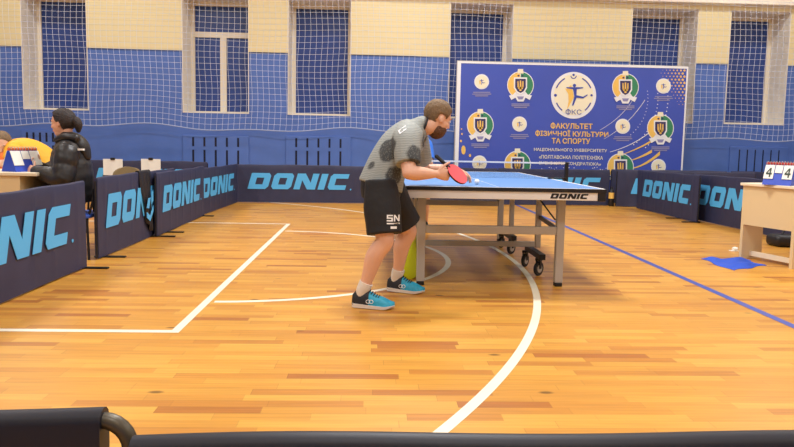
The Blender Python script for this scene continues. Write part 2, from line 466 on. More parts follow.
# ------------------------------------------------------------------ barriers
def barrier(p0, p1, h, label, text=True, seed=0, zs=1.0, round_end=False, group='navy court barriers with light blue lettering', tx=None, tw=1.76, foot_at=(.12, -.12), tube_r=.011, fabric='navy'):
    p0 = Vector((p0[0], p0[1], 0)); p1 = Vector((p1[0], p1[1], 0)); d = p1-p0; L = d.length
    r = thing('court_barrier', label, 'barrier', p0, group)
    r.rotation_euler = (0, 0, math.atan2(d.y, d.x))
    rnd = random.Random(seed); ph = [rnd.uniform(0, 6.28) for _ in range(6)]
    folds = [L*(k+.5+rnd.uniform(-.15, .15))/7 for k in range(7)]
    n = 90; T = .016; rings = []
    for i in range(n+1):
        x = L*i/n
        dz = .004*math.sin(x*3+ph[0]) + .003*math.sin(x*9+ph[1])
        def rip(z):
            f = sum(math.exp(-((x-q+.03*z*math.sin(7*q))/.018)**2) for q in folds)
            return .003*math.sin(x*5+z*4+ph[2]) - .007*f*(z/h)**.5
        prof = []
        for z in [.012, .08, .16, .24, .32, .40, .48, .56, .62]:
            z = z*h/.7; prof.append(Vector((x, -T+rip(z), z)))
        top = h-T+dz
        for a in (180, 150, 120, 90, 60, 30, 0): prof.append(Vector((x, T*math.cos(math.radians(a)), top+T*math.sin(math.radians(a)))))
        for z in [.62, .48, .32, .16, .012]:
            z = z*h/.7; prof.append(Vector((x, T+rip(z), z)))
        rings.append(prof)
    m = MB(); m.loft(rings); m.build('cover', M[fabric], r, smooth=True, world=False)
    if text:
        th = .285*h/.68
        x0 = (L-tw)/2 if tx is None else tx
        t = MB(); letters_mesh(t, x0, h*.36, tw, th, -T-.009, .003)
        t.lathe([(1e-4,0),(.014,0),(.014,.003),(1e-4,.003)], Matrix.Translation((x0+tw+.02, -T-.006, h*.37)) @ Matrix.Rotation(PI/2, 4, 'X'), 10)
        t.build('lettering', M['letter'], r, world=False)
    f = MB()
    if round_end:
        e = .036; pts = [(L-.3, 0, h-.012)]
        for a in range(0, 91, 15): pts.append((L-.004+e*math.sin(math.radians(a)), 0, h-.012-e+e*math.cos(math.radians(a))))
        pts += [(L+e-.004, 0, .02)]
        f.tube(pts, tube_r)
    else:
        for xx in (L+.008, -.008):
            f = MB(); f.tube([(xx, 0, .012), (xx, 0, h-.03)], .008); f.build('frame_post', M['black_metal'], r, world=False, smooth=True)
    if round_end: f.build('frame', M['tube'], r, world=False, smooth=True)
    for q in foot_at:
        xx = q if q >= 0 else L+q
        ft = MB(); ft.bbox((xx-.02, -.2, 0), (xx+.02, .07, .014), .004); ft.build('foot', M['black_metal'], r, world=False)
    return r

BX = -2.33
barrier((BX, 2.9), (BX+.005, 5.23), .705, 'navy lettered barrier nearest on the left, cut by the left picture edge', seed=1, foot_at=(.12, 2.31), tx=.285, tw=1.78)
barrier((BX-.05, 5.60), (BX-.07, 7.8), .715, 'navy lettered barrier with a black towel draped over its far end', seed=2, foot_at=(.12,), tx=.14, tw=1.66)
barrier((BX, 6.97), (BX-.03, 9.02), .695, 'third lettered barrier of the left row, just beyond the black towel', seed=3, foot_at=(.02, .35), tx=.16, tw=1.66)
barrier((BX-.07, 8.92), (BX+.01, 11.05), .665, 'last lettered barrier of the left row, ending at the far left corner', seed=4, foot_at=(.05,), tx=.09, tw=1.78)
barrier((BX-.11, 11.12), (BX+2.22, 11.30), .66, 'lettered barrier across the back, left of the crouching player', seed=5, foot_at=())
barrier((BX+2.25, 11.31), (BX+4.58, 11.45), .66, 'lettered barrier across the back, hidden by the player and the table', seed=6, foot_at=())
barrier((BX+4.60, 11.45), (4.36, 11.62), .66, 'lettered back barrier whose last letters show just beyond the table corner', seed=7, foot_at=())
barrier((4.45, 11.46), (6.75, 11.05), .675, 'lettered barrier at the far right corner showing part of one letter', seed=8, foot_at=(), tx=.24)
barrier((4.70, 11.12), (4.73, 9.06), .69, 'lettered barrier of the right row with its whole word showing', seed=9, foot_at=(-.06, -.55), tx=.24, tw=1.62)
barrier((4.90, 9.55), (4.98, 7.22), .70, 'lettered barrier of the right row that runs behind the scoring desk', seed=10, foot_at=(), tx=.08)
barrier((-5.42, 12.05), (-3.07, 12.05), .66, 'dark lettered barrier standing by the wall behind the left row', seed=11, foot_at=(), group='spare barriers by the back wall')
barrier((4.6, 12.15), (6.86, 12.15), .66, 'plain dark barrier by the wall right of the banner', text=False, seed=12, foot_at=(), group='spare barriers by the back wall')
barrier((6.98, 12.2), (9.2, 12.2), .66, 'plain dark barrier by the wall behind the right scoreboard', text=False, seed=13, foot_at=(), group='spare barriers by the back wall')
barrier((-2.66, .765), (-.337, .803), .704, 'dark barrier in the near left foreground with a bare curved tube at its end', text=False, seed=14, round_end=True, foot_at=(.3,), group='foreground barriers', fabric='navy_shaded')
barrier((-.279, .742), (2.05, .752), .70, 'long dark barrier along the bottom edge of the near foreground', text=False, seed=15, foot_at=(.3, -.3), group='foreground barriers', fabric='navy_shaded')

# ------------------------------------------------------------------ the banner
BY = 12.42
def BP(x, y, k=0): return px(x, y, BY - .004 - .003*k)
def banner():
    tl, tr = px(457.5, 62, BY), px(688.5, 66.2, BY)
    zt = .5*(tl.z+tr.z); x0, x1 = tl.x, tr.x; zb = .22
    r = thing('backdrop_banner', 'large blue sponsor backdrop with round logo and gold faculty lettering', 'banner', (.5*(x0+x1), BY, 0))
    n = 60; rings = []
    for i in range(n+1):
        x = x0+(x1-x0)*i/n
        rings.append([Vector((x, BY, zb)), Vector((x, BY, zt)), Vector((x, BY+.012, zt)), Vector((x, BY+.012, zb))])
    m = MB(); m.loft(rings); m.build('fabric', M['banner'], r)
    f = MB()
    f.tube([(x0, BY+.03, .02), (x0, BY+.03, zt+.0), (x1, BY+.03, zt), (x1, BY+.03, .02)], .022)
    f.box((x0-.5, BY+.2, 0), (x0-.46, BY+.22, .02)); f.build('frame', M['steel'], r)
    for x in (x0, x1):
        ft = MB(); ft.bbox((x-.03, BY-.22, 0), (x+.03, BY+.3, .03), .006); ft.build('foot', M['steel'], r)
    b = MB(); e = .035                           # white border of the print
    b.box((x0, BY-.005, zb), (x0+.07, BY-.0005, zt)); b.box((x1-.03, BY-.005, zb), (x1, BY-.0005, zt)); b.box((x0+.07, BY-.005, zt-e), (x1-.03, BY-.0005, zt))
    b.build('border', M['print_white'], r)
    def poly(mb, pts, k, mi=0):
        P = [BP(x, y, k) for x, y in pts]; n = len(P)
        P2 = [p + Vector((0, .0025, 0)) for p in P]
        mb.add(P+P2, [tuple(range(n))] + [(i, (i+1) % n, (i+1) % n + n, i+n) for i in range(n)], mi)
    def disc(mb, x, y, rx, ry, k, mi=0, seg=24): poly(mb, [(x+rx*math.cos(2*PI*i/seg), y+ry*math.sin(2*PI*i/seg)) for i in range(seg)], k, mi)
    def arc(mb, x, y, r0, r1, a0, a1, k, mi=0, seg=14, sy=1.0):
        P = []
        for i in range(seg+1):
            a = math.radians(a0+(a1-a0)*i/seg); P.append((x+r0*math.cos(a), y-r0*sy*math.sin(a)))
        Q = []
        for i in range(seg+1):
            a = math.radians(a0+(a1-a0)*i/seg); Q.append((x+r1*math.cos(a), y-r1*sy*math.sin(a)))
        for i in range(seg): poly(mb, [P[i], P[i+1], Q[i+1], Q[i]], k, mi)
    def text_mesh(body, off):
        cu = bpy.data.curves.new('t', 'FONT'); cu.body = body; cu.align_x = 'LEFT'; cu.offset = off; cu.resolution_u = 2
        o = bpy.data.objects.new('t', cu); C.objects.link(o)
        dg = bpy.context.evaluated_depsgraph_get(); me = bpy.data.meshes.new_from_object(o.evaluated_get(dg))
        bpy.data.objects.remove(o)
        return me
    def text(body, x, y, wd, hh, name, mt, k=1, off=.0):
        stem = None
        if body.startswith('Ф'):                  # the round letter is set as a ring crossed by a stem
            body = 'О' + body[1:]
            v0 = [v.co for v in text_mesh('О', off).vertices]
            stem = (.5*(min(p.x for p in v0)+max(p.x for p in v0)), min(p.y for p in v0)-.06, max(p.y for p in v0)+.06)
        me = text_mesh(body, off)
        xs = [v.co.x for v in me.vertices]; ys = [v.co.y for v in me.vertices]
        if not xs: return None
        a, b_, c, d = min(xs), max(xs), min(ys), max(ys)
        mb = MB()
        mb.add([BP(x + (v.co.x-(a+b_)/2)/(b_-a)*wd, y + .0197*((v.co.x-(a+b_)/2)/(b_-a)*wd) - (v.co.y-(c+d)/2)/(d-c)*hh, k) for v in me.vertices], [list(p.vertices) for p in me.polygons])
        if stem:
            q = .05+off
            mb.add([BP(x + (u-(a+b_)/2)/(b_-a)*wd, y + .0197*((u-(a+b_)/2)/(b_-a)*wd) - (v-(c+d)/2)/(d-c)*hh, k+.3) for u, v in ((stem[0]-q, stem[1]), (stem[0]+q, stem[1]), (stem[0]+q, stem[2]), (stem[0]-q, stem[2]))], [(0,1,2,3)])
        return mb.build(name, mt, r)
    # small ball-player logos
    def figure(mb, x, y, s, k, mi):
        disc(mb, x-.02*s, y-.52*s, .1*s, .1*s, k, mi, 12)
        poly(mb, [(x-.12*s,y-.36*s),(x+.12*s,y-.36*s),(x+.1*s,y+.02*s),(x+.14*s,y+.16*s),(x-.02*s,y+.2*s),(x-.06*s,y-.05*s)], k, mi)
        poly(mb, [(x-.5*s,y-.42*s),(x+.5*s,y-.42*s),(x+.48*s,y-.36*s),(x,y-.28*s),(x-.48*s,y-.36*s)], k+.3, mi)
        poly(mb, [(x-.02*s,y+.1*s),(x+.14*s,y+.12*s),(x-.08*s,y+.66*s),(x-.16*s,y+.66*s)], k+.3, mi)
        poly(mb, [(x+.04*s,y+.04*s),(x+.5*s,y+.14*s),(x+.74*s,y),(x+.76*s,y+.06*s),(x+.5*s,y+.24*s),(x+.04*s,y+.2*s)], k+.6, mi)
    for (x, y) in ((481.7, 81.7), (519.5, 124), (479.5, 163), (663.5, 86), (622.8, 126.3), (658.5, 166.5)):
        l = MB(); disc(l, x, y, 7.4, 7.6, 1, 0); disc(l, x, y, 6.3, 6.5, 2, 1)
        figure(l, x, y+.3, 4.4, 3, 2)
        poly(l, [(x-2.4,y-1),(x-1,y-1.2),(x-1,y+2),(x-2.2,y+2.6)], 3, 3)
        for q, hw in ((10.6, 8.5), (12.4, 9.5), (14.2, 6.5)): poly(l, [(x-hw,y+q-.5),(x+hw,y+q-.5),(x+hw,y+q+.5),(x-hw,y+q+.5)], 1, 4)
        l.build('round_logo', [M['print_white'], M['cream'], M['figure'], M['gold'], M['caption']], r)
    # crests with yellow and green wings
    for (x, y) in ((520.5, 86), (480.3, 126), (517.5, 165.5), (625.5, 88), (660.5, 129), (620.5, 168)):
        l = MB()
        arc(l, x, y-1, 0.1, 13.4, 0, 360, 1, 0, 28, 1.03)
        arc(l, x, y-1, 6.2, 12.6, 92, 232, 2, 1, 16, 1.03)
        arc(l, x, y-1, 6.2, 12.6, -52, 88, 2, 2, 16, 1.03)
        poly(l, [(x-2.6,y-17),(x+2.6,y-17),(x+3,y-12.5),(x-3,y-12.5)], 3, 3)
        for sx in (-1.7, 1.7): disc(l, x+sx*1.2, y-10.3, 1.1, .9, 3, 4, 8)
        sh = [(-6.6,-8.6),(6.6,-8.6),(6.6,2),(3.8,6.8),(0,9),(-3.8,6.8),(-6.6,2)]
        poly(l, [(x+a, y+b) for a, b in sh], 3, 0)
        poly(l, [(x+a*.8, y+b*.8-.3) for a, b in sh], 4, 4)
        for pl in ([(-3,-5),(-2,-5),(-1.6,1.6),(-3,1.6)], [(2,-5),(3,-5),(3,1.6),(1.6,1.6)], [(-.7,-5.5),(.7,-5.5),(1,5),(-1,5)], [(-3,1),(3,1),(2,3),(-2,3)]):
            poly(l, [(x+a, y+b) for a, b in pl], 5, 1)
        poly(l, [(x-11.5,y+9.5),(x-5,y+8),(x,y+9.6),(x+5,y+8),(x+11.5,y+9.5),(x+9.2,y+14),(x+5,y+11.6),(x+3,y+15.5),(x-3,y+15.5),(x-5,y+11.6),(x-9.2,y+14)], 4, 0)
        poly(l, [(x-3.5,y+10.4),(x+3.5,y+10.4),(x+2,y+13.4),(x-2,y+13.4)], 5, 5)
        for q, hw in ((18, 9), (19.7, 9), (21.4, 6.5)): poly(l, [(x-hw,y+q-.55),(x+hw,y+q-.55),(x+hw,y+q+.55),(x-hw,y+q+.55)], 1, 5)
        l.build('crest', [M['print_white'], M['gold'], M['green'], M['cream'], M['shield'], M['caption']], r)
    # big round logo
    l = MB(); x, y = 573.6, 95.3
    disc(l, x, y, 22.6, 23.4, 1, 0, 48); disc(l, x, y-.6, 19.6, 20.4, 2, 1, 48)
    for a0, a1 in ((22, 62), (118, 158), (203, 232), (308, 337)): arc(l, x, y, 17.9, 19.1, a0, a1, 3, 2, 10, 1.03)
    poly(l, [(x-7.5,y-6),(x-2.4,y-10.5),(x-.8,y-4),(x+.2,y+2),(x-3,y+8),(x-6.6,y+14.5),(x-5,y+6),(x-5.2,y-1),(x-9,y-7.5)], 3, 3)
    figure(l, x+1.2, y-1, 17, 4, 2)
    disc(l, x-18.1, y, 1.5, 1.5, 3, 2, 10); disc(l, x+18, y, 1.2, 1.2, 3, 2, 10)
    arc(l, x, y-19.5, 2.2, 3.1, 180, 360, 3, 2, 10); disc(l, x, y-20.4, 1.2, 1.2, 3, 2, 10)
    l.build('main_logo', [M['print_white'], M['cream'], M['figure'], M['gold']], r)
    text('ФКС', x, y+16.6, 16, 5, 'lettering', M['figure'], 4, .0)
    text('ФАКУЛЬТЕТ', 571.6, 126, 42, 5.6, 'lettering', M['gold'], 1, .022)
    text('ФІЗИЧНОЇ КУЛЬТУРИ', 571.8, 133.2, 73, 6.6, 'lettering', M['gold'], 1, .022)
    text('ТА СПОРТУ', 571, 141, 38.5, 5.6, 'lettering', M['gold'], 1, .022)
    text('НАЦІОНАЛЬНОГО УНІВЕРСИТЕТУ', 570.5, 150.3, 73, 3.7, 'lettering', M['cream'], 1, .012)
    text('«ПОЛТАВСЬКА ПОЛІТЕХНІКА', 571, 157.3, 64, 3.7, 'lettering', M['cream'], 1, .012)
    text('ІМЕНІ ЮРІЯ КОНДРАТЮКА»', 570, 163.8, 62, 3.7, 'lettering', M['cream'], 1, .012)
    # dots and swooshes
    d = MB(); rnd = random.Random(5)
    for i in range(9):
        for j in range(12):
            x = 684.5-i*3.6-(j % 2)*1.8; y = 70+j*3.1+.02*(x-660)
            s = 1.25*max(0, 1-i/8.5-max(0, (j-4))*.055-abs(j-3)*.03)
            if s > .25 and not (i > 3 and j > 4): disc(d, x, y, s, s, .6, 0, 8)
    for rad, n_, sz in ((52, 16, .55), (62, 18, .7), (72, 20, .8)):
        for q in range(n_):
            a = math.radians(8-64*q/n_); x = 598+rad*math.cos(a); y = 98-rad*math.sin(a)*.95
            if x < 683 and y < 150: disc(d, x-2, y, sz*.75, sz*.75, .6, 1, 6)
    d.build('dot_pattern', [M['gold'], M['print_white']], r)['kind'] = 'stuff'
    s = MB()
    def swoosh(p0, p1, p2, w0, w1, mi):
        P = []
        for i in range(15):
            t = i/14; x = (1-t)**2*p0[0]+2*t*(1-t)*p1[0]+t*t*p2[0]; y = (1-t)**2*p0[1]+2*t*(1-t)*p1[1]+t*t*p2[1]
            P.append((x, y, w0+(w1-w0)*t))
        for a, b in zip(P[:-1], P[1:]): poly(s, [(a[0],a[1]-a[2]),(b[0],b[1]-b[2]),(b[0],b[1]+b[2]),(a[0],a[1]+a[2])], .8, mi)
    swoosh((610,152),(640,144),(661,122),.25,.5,1); swoosh((624,154),(645,146),(656,138),.3,1.3,0)
    swoosh((632,160),(642,157),(652,151),.4,1.5,0); swoosh((634,168),(646,165),(660,153),.5,1.8,0)
    swoosh((604,139),(628,126),(645,100),.15,.4,1); swoosh((600,130),(622,118),(634,98),.15,.3,1)
    for x, y, a, b_ in ((463.5, 150, 2.2, 4.6), (461, 141, 1, 1.2), (462, 134, .8, 1), (470, 155.5, 1.1, 1.6), (474, 160, .7, .8), (461.5, 129, .7, .7)): disc(s, x, y, a, b_, .8, 0, 10)
    for q in range(26): disc(s, 534+q*2.9+rnd.uniform(-1, 1), 169.5+rnd.uniform(-2.5, 1.5), .5, .5, .8, 1, 6)
    s.build('swoosh_pattern', [M['gold'], M['print_white']], r)['kind'] = 'stuff'
banner()

# ------------------------------------------------------------------ table tennis table
TX0, TX1, TY0, TH_ = .145, 1.668, 4.50, .76
TYM, TY1 = TY0+1.37, TY0+2.74
def table():
    r = thing('table_tennis_table', 'blue table tennis table on grey folding legs with a silver lettered apron', 'table', (.5*(TX0+TX1), TYM, 0))
    for a, b in ((TY0, TYM-.004), (TYM+.004, TY1)):
        t = MB(); t.bbox((TX0, a, TH_-.022), (TX1, b, TH_), .004); top = t.build('tabletop', M['table_blue'], r)
        ln = MB(); z0, z1 = TH_, TH_+.0012; lw = .02
        ln.box((TX0, a, z0), (TX0+lw, b, z1)); ln.box((TX1-lw, a, z0), (TX1, b, z1)); ln.box((.5*(TX0+TX1)-.0015, a, z0), (.5*(TX0+TX1)+.0015, b, z1))
        e = (a, a+lw) if a == TY0 else (b-lw, b); ln.box((TX0+lw, e[0], z0), (TX1-lw, e[1], z1)); ln.build('line', M['white'], top)
    eb = MB()                                     # black edge band and corner blocks
    for z0, z1, o in ((TH_-.026, TH_-.001, .006),):
        eb.box((TX0-o, TY0-o, z0), (TX1+o, TY0, z1)); eb.box((TX0-o, TY1, z0), (TX1+o, TY1+o, z1))
        eb.box((TX0-o, TY0, z0), (TX0, TY1, z1)); eb.box((TX1, TY0, z0), (TX1+o, TY1, z1))
    for x in (TX0-.004, TX1-.055):
        for y in (TY0-.004, TY1-.05): eb.bbox((x, y, TH_-.088), (x+.06, y+.055, TH_-.02), .006)
    eb.build('edge_band', M['black'], r)
    for y in (TY0+.002, TY1-.032):
        ap = MB(); ap.bbox((TX0+.05, y, TH_-.084), (TX1-.054, y+.03, TH_-.026), .003)
        a = ap.build('apron', M['apron'], r)
        if y < TYM:
            t = MB(); letters_mesh(t, 1.27, TH_-.072, .275, .036, y-.002, .002); t.build('lettering', M['black'], a)
    for x in (TX0+.02, TX1-.05):
        sa = MB(); sa.box((x, TY0+.05, TH_-.07), (x+.03, TYM-.03, TH_-.022)); sa.box((x, TYM+.03, TH_-.07), (x+.03, TY1-.05, TH_-.022)); sa.build('side_rail', M['steel_dark'], r)
    cr = MB(); cr.box((TX0+.05, 5.5, TH_-.1), (TX1-.05, 5.53, TH_-.03)); cr.build('cross_rail', M['steel_dark'], r)
    cr = MB(); cr.box((TX0+.05, 6.6, TH_-.12), (TX1-.05, 6.64, TH_-.03)); cr.build('cross_rail', M['steel_dark'], r)
    XL, XR = .375, 1.425
    for y in (4.75, TYM*2-4.75):
        for x in (XL, XR):
            lg = MB(); lg.bbox((x-.03, y-.025, .03), (x+.03, y+.025, TH_-.03), .004); lo = lg.build('leg', M['steel'], r)
            ft = MB(); ft.bbox((x-.028, y-.028, 0), (x+.028, y+.028, .03), .006); ft.build('foot_pad', M['black'], lo)
        st = MB(); st.bbox((XL+.03, y-.018, .395), (XR-.03, y+.018, .455), .004); st.build('stretcher', M['steel'], r)
    for y, s in ((5.35, 1), (TYM*2-5.35, -1)):     # rolling undercarriage on each half
        for x in (XL+.01, XR-.005):
            po = MB(); po.bbox((x-.026, y-.02, .2), (x+.020, y+.02, TH_-.03), .004); po.build('post', M['steel'], r)
            ba = MB(); ba.bar((x-.035, y-.29, .165), (x-.035, y+.21, .165), .05, .045); ba.build('wheel_bar', M['black'], r)
            for cyy in (y-.22, y+.16):
                ca = MB(); cx_ = x-.045+(.0 if cyy < y else -.02)
                SW = Matrix.Translation((cx_, cyy, 0)) @ Matrix.Rotation(math.radians(-48 if cyy < y else -38), 4, 'Z')
                ca.lathe([(.03,-.012),(.056,-.012),(.06,-.006),(.06,.006),(.056,.012),(.03,.012)], SW @ Matrix.Translation((0, 0, .061)) @ Matrix.Rotation(PI/2, 4, 'Y'), 24)
                co = ca.build('wheel', M['rubber'], r, smooth=True)
                hb = MB(); hb.lathe([(1e-4,-.014),(.034,-.014),(.034,.014),(1e-4,.014)], SW @ Matrix.Translation((0, 0, .061)) @ Matrix.Rotation(PI/2, 4, 'Y'), 20); hb.build('hub', M['hub'], co)
                fk = MB(); fk.box((-.022, -.012, .06), (-.017, .012, .145), M=SW); fk.box((.017, -.012, .06), (.022, .012, .145), M=SW); fk.box((-.022, -.02, .126), (.022, .02, .146), M=SW); fk.build('fork', M['black'], co)
        st = MB(); st.bbox((XL+.02, y-.015, .205), (XR-.02, y+.015, .25), .004); st.build('stretcher', M['steel'], r)
    for x in (XL+.03, XR-.0):                      # hinge brackets and struts
        b = MB(); b.bar((x, 4.78, .425), (x, 5.33, .46), .02, .03); b.build('hinge_arm', M['steel_dark'], r)
        b = MB(); b.tube([(x-.03, 5.33, .64), (x-.02, 4.82, .5)], .006); b.build('strut', M['black_metal'], r)
        b = MB(); b.bar((x, 6.36, .6), (x, 6.95, .5), .03, .035); b.build('hinge_arm', M['black'], r)
table()
def table_net():
    r = thing('table_tennis_net', 'black net with white top tape clamped across the middle of the table', 'net', (.5*(TX0+TX1), TYM, TH_))
    xa, xb = TX0-.13, TX1+.13
    for x, s in ((xa, 1), (xb, -1)):
        p = MB(); p.bbox((x-.017, TYM-.014, TH_-.03), (x+.017, TYM+.014, TH_+.158), .005)
        p.build('post', M['black'], r)
        p = MB(); p.bbox((min(x, x+s*.17), TYM-.02, TH_+.0016), (max(x, x+s*.17), TYM+.02, TH_+.014), .003); p.build('clamp', M['black'], r)
    t = MB(); t.box((xa+.017, TYM-.004, TH_+.139), (xb-.017, TYM+.004, TH_+.1535)); t.build('tape', M['white'], r)
    g = MB(); n = 150
    for i in range(n+1):
        x = xa+.017+(xb-xa-.034)*i/n; g.box((x-.0006, TYM-.0006, TH_+.003), (x+.0006, TYM+.0006, TH_+.14))
    for j in range(12): z = TH_+.004+.0122*j; g.box((xa+.017, TYM-.0006, z-.0006), (xb-.017, TYM+.0006, z+.0006))
    g.build('netting', M['black'], r)
table_net()
bl = MB(); bc = px(477, 181, 4.82); bl.ell((bc.x, 4.82, TH_+.0212), (.02, .02, .02))
tag(bl.build('table_tennis_ball', M['ball'], smooth=True), "white ball lying on the blue table by the player's fingertips", 'ball')

# neon bag by the table leg
def neon_bag():
    c = px(412, 273, 4.98); r = thing('gym_bag', "neon yellow-green bag standing between the player's calf and the table leg", 'bag', (c.x-.02, 4.98, 0))
    rings = []
    for z, a, b in ((.0,.055,.05),(.02,.075,.065),(.12,.075,.07),(.25,.07,.06),(.35,.058,.045),(.40,.034,.028),(.41,.012,.012)):
        rings.append([Vector((c.x-.035+a*math.cos(t)*(1+.06*math.sin(3*t+z*20)), 4.98+b*math.sin(t), z)) for t in [2*PI*k/20 for k in range(20)]])
    m = MB(); m.loft(rings); m.build('pouch', M['neon'], r, smooth=True)
    m = MB(); m.tube([(c.x-.055, 4.98, .40), (c.x-.07, 4.99, .46), (c.x-.04, 4.98, .46), (c.x-.052, 4.98, .40)], .005); m.build('cord', M['black'], r)
neon_bag()

# ------------------------------------------------------------------ people
def frame_of(d, side):
    d = d.normalized(); s = side - d*side.dot(d)
    if s.length < 1e-4: s = d.cross(Vector((0,0,1)))
    s.normalize(); return d, s, s.cross(d)
def chain(mb, st, side, seg=16, caps=True, mi=0):
    """st: list of (point, half along side, half across); elliptical loft with rounded ends"""
    P = [Vector(s[0]) for s in st]; n = len(P); rings = []
    def ring(p, d, a, b):
        d, s, u = frame_of(d, side)
        return [p + s*(a*math.cos(2*PI*k/seg)) + u*(b*math.sin(2*PI*k/seg)) for k in range(seg)]
    for i in range(n):
        d = P[min(i+1, n-1)]-P[max(i-1, 0)]
        a, b = st[i][1], st[i][2] if len(st[i]) > 2 else st[i][1]
        if i == 0 and caps:
            for q in (80, 50, 25): rings.append(ring(P[0]-d.normalized()*min(a,b)*math.sin(math.radians(q)), d, a*math.cos(math.radians(q)), b*math.cos(math.radians(q))))
        rings.append(ring(P[i], d, a, b))
        if i == n-1 and caps:
            for q in (25, 50, 80): rings.append(ring(P[i]+d.normalized()*min(a,b)*math.sin(math.radians(q)), d, a*math.cos(math.radians(q)), b*math.cos(math.radians(q))))
    mb.loft(rings, mi=mi)
def dense(st, k=4):
    """Catmull-Rom subdivision of stations"""
    st = [(Vector(s[0]), s[1], s[2] if len(s) > 2 else s[1]) for s in st]; out = []
    n = len(st)
    for i in range(n-1):
        a, b, c, d = st[max(i-1,0)], st[i], st[i+1], st[min(i+2,n-1)]
        for j in range(k):
            t = j/k
            f = lambda p, q, r_, s_: .5*((2*q)+(r_-p)*t+(2*p-5*q+4*r_-s_)*t*t+(3*q-p-3*r_+s_)*t**3)
            out.append((f(a[0],b[0],c[0],d[0]), f(a[1],b[1],c[1],d[1]), f(a[2],b[2],c[2],d[2])))
    out.append(st[-1]); return out
def fuse(mb, name, mats, parent, voxel, smooth=4):
    """melt overlapping shapes into one continuous skin"""
    o = mb.build(name, mats, parent)
    m = o.modifiers.new('r', 'REMESH'); m.mode = 'VOXEL'; m.voxel_size = voxel; m.use_smooth_shade = True
    if smooth:
        s = o.modifiers.new('s', 'SMOOTH'); s.iterations = smooth; s.factor = .5
    dg = bpy.context.evaluated_depsgraph_get(); dg.update()
    me = bpy.data.meshes.new_from_object(o.evaluated_get(dg))
    o.modifiers.clear(); old = o.data; o.data = me; bpy.data.meshes.remove(old); me.name = name
    me.polygons.foreach_set('use_smooth', [True]*len(me.polygons))
    if not me.materials:
        for q in (mats if isinstance(mats, (list, tuple)) else [mats]): me.materials.append(q)
    return o
def hand(mb, wrist, d, palm_n, thumb_side, curl=.5, spread=.12, k=1.0, thumb_curl=.4):
    """palm and five fingers; d: wrist to knuckles, palm_n: out of the palm, thumb_side: towards the thumb"""
    d = d.normalized(); t = (thumb_side - d*thumb_side.dot(d)).normalized(); n = t.cross(d)
    if n.dot(palm_n) < 0: n = -n
    w_ = Vector(wrist)
    pts = [(w_, .026*k, .019*k), (w_+d*.03*k, .034*k, .017*k), (w_+d*.065*k, .041*k, .015*k), (w_+d*.088*k, .040*k, .012*k)]
    chain(mb, pts, t, 14)
    for i, (off, ln, sp) in enumerate(((.030, .072, 1.2), (.010, .080, .35), (-.010, .075, -.4), (-.029, .060, -1.3))):
        p = w_ + d*(.078*k) + t*(off*k); a = 0; st = [(p, .0085*k)]
        dirv = (d + t*(sp*spread)).normalized()
        for j, fr in enumerate((.45, .31, .24)):
            a += curl*(1.0, 1.15, .8)[j]*(1+.08*i)
            v = dirv*math.cos(a) + n*math.sin(a)
            p = p + v*(ln*fr*k); st.append((p, (.0083, .0076, .0064)[j]*k))
        chain(mb, st, t, 10)
    p = w_ + d*(.02*k) + t*(.024*k); st = [(p, .0125*k)]
    for j, (fr, a) in enumerate(((.045, .25), (.033, .25+thumb_curl*.6), (.026, .25+thumb_curl*1.2))):
        v = (t*math.cos(.75)+d*math.sin(.75)).normalized()*math.cos(a) + n*math.sin(a)*.8 + d*(.35*j)
        p = p + v.normalized()*(fr*k); st.append((p, (.0105, .0095, .0078)[j]*k))
    chain(mb, st, n, 10)
def head_shapes(mb, H, k=1.0, female=False):
    """H: matrix with face along +x, up +z"""
    mb.ell((-.012*k, 0, .035*k), (.098*k, .077*k, .092*k), H)
    mb.ell((.022*k, 0, -.02*k), (.07*k, .064*k, .078*k), H)
    mb.ell((.038*k, 0, -.086*k), (.045*k, .043*k, .03*k), H)           # jaw and chin
    mb.ell((.012*k, 0, -.055*k), (.062*k, .054*k, .04*k), H)
    mb.ell((.074*k, 0, .03*k), (.02*k, .048*k, .016*k), H)            # brow
    N = H @ Matrix.Translation((.092*k, 0, -.008*k)) @ Matrix.Rotation(math.radians(-24), 4, 'Y')
    mb.ell((0, 0, 0), (.014*k, .011*k, .028*k), N)
    mb.ell((.098*k, 0, -.024*k), (.013*k, .015*k, .010*k), H)
    mb.ell((.083*k, 0, -.052*k), (.010*k, .023*k, .006*k), H); mb.ell((.081*k, 0, -.064*k), (.010*k, .02*k, .007*k), H)
    for s in (-1, 1):
        E = H @ Matrix.Translation((-.002*k, s*.076*k, -.005*k)) @ Matrix.Rotation(s*math.radians(18), 4, 'Z') @ Matrix.Rotation(math.radians(-12), 4, 'Y')
        mb.ell((0, 0, 0), (.017*k, .008*k, .028*k), E)
        mb.ell((.055*k, s*.036*k, -.022*k), (.026*k, .024*k, .024*k), H)
def face_parts(H, parent, k=1.0, hair=None):
    e = MB()
    for s in (-1, 1): e.ell((.079*k, s*.031*k, .012*k), (.0105*k, .0125*k, .0085*k), H, 8)
    eo = e.build('eyes', mat('eye_white', (226,220,214), .3), parent, smooth=True)
    e = MB()
    for s in (-1, 1): e.ell((.0872*k, s*.031*k, .012*k), (.0035*k, .0055*k, .0055*k), H, 8)
    e.build('iris', mat('iris', (40,30,26), .3), eo, smooth=True)
    e = MB()
    for s in (-1, 1): e.ell((.088*k, s*.032*k, .035*k), (.006*k, .018*k, .004*k), H, 8)
    e.build('eyebrows', hair or M['hair_brown'], parent, smooth=True)
    e = MB(); e.ell((.0905*k, 0, -.058*k), (.004*k, .019*k, .0075*k), H, 8); e.build('lips', mat('lips', (186,104,94), .5), parent, smooth=True)
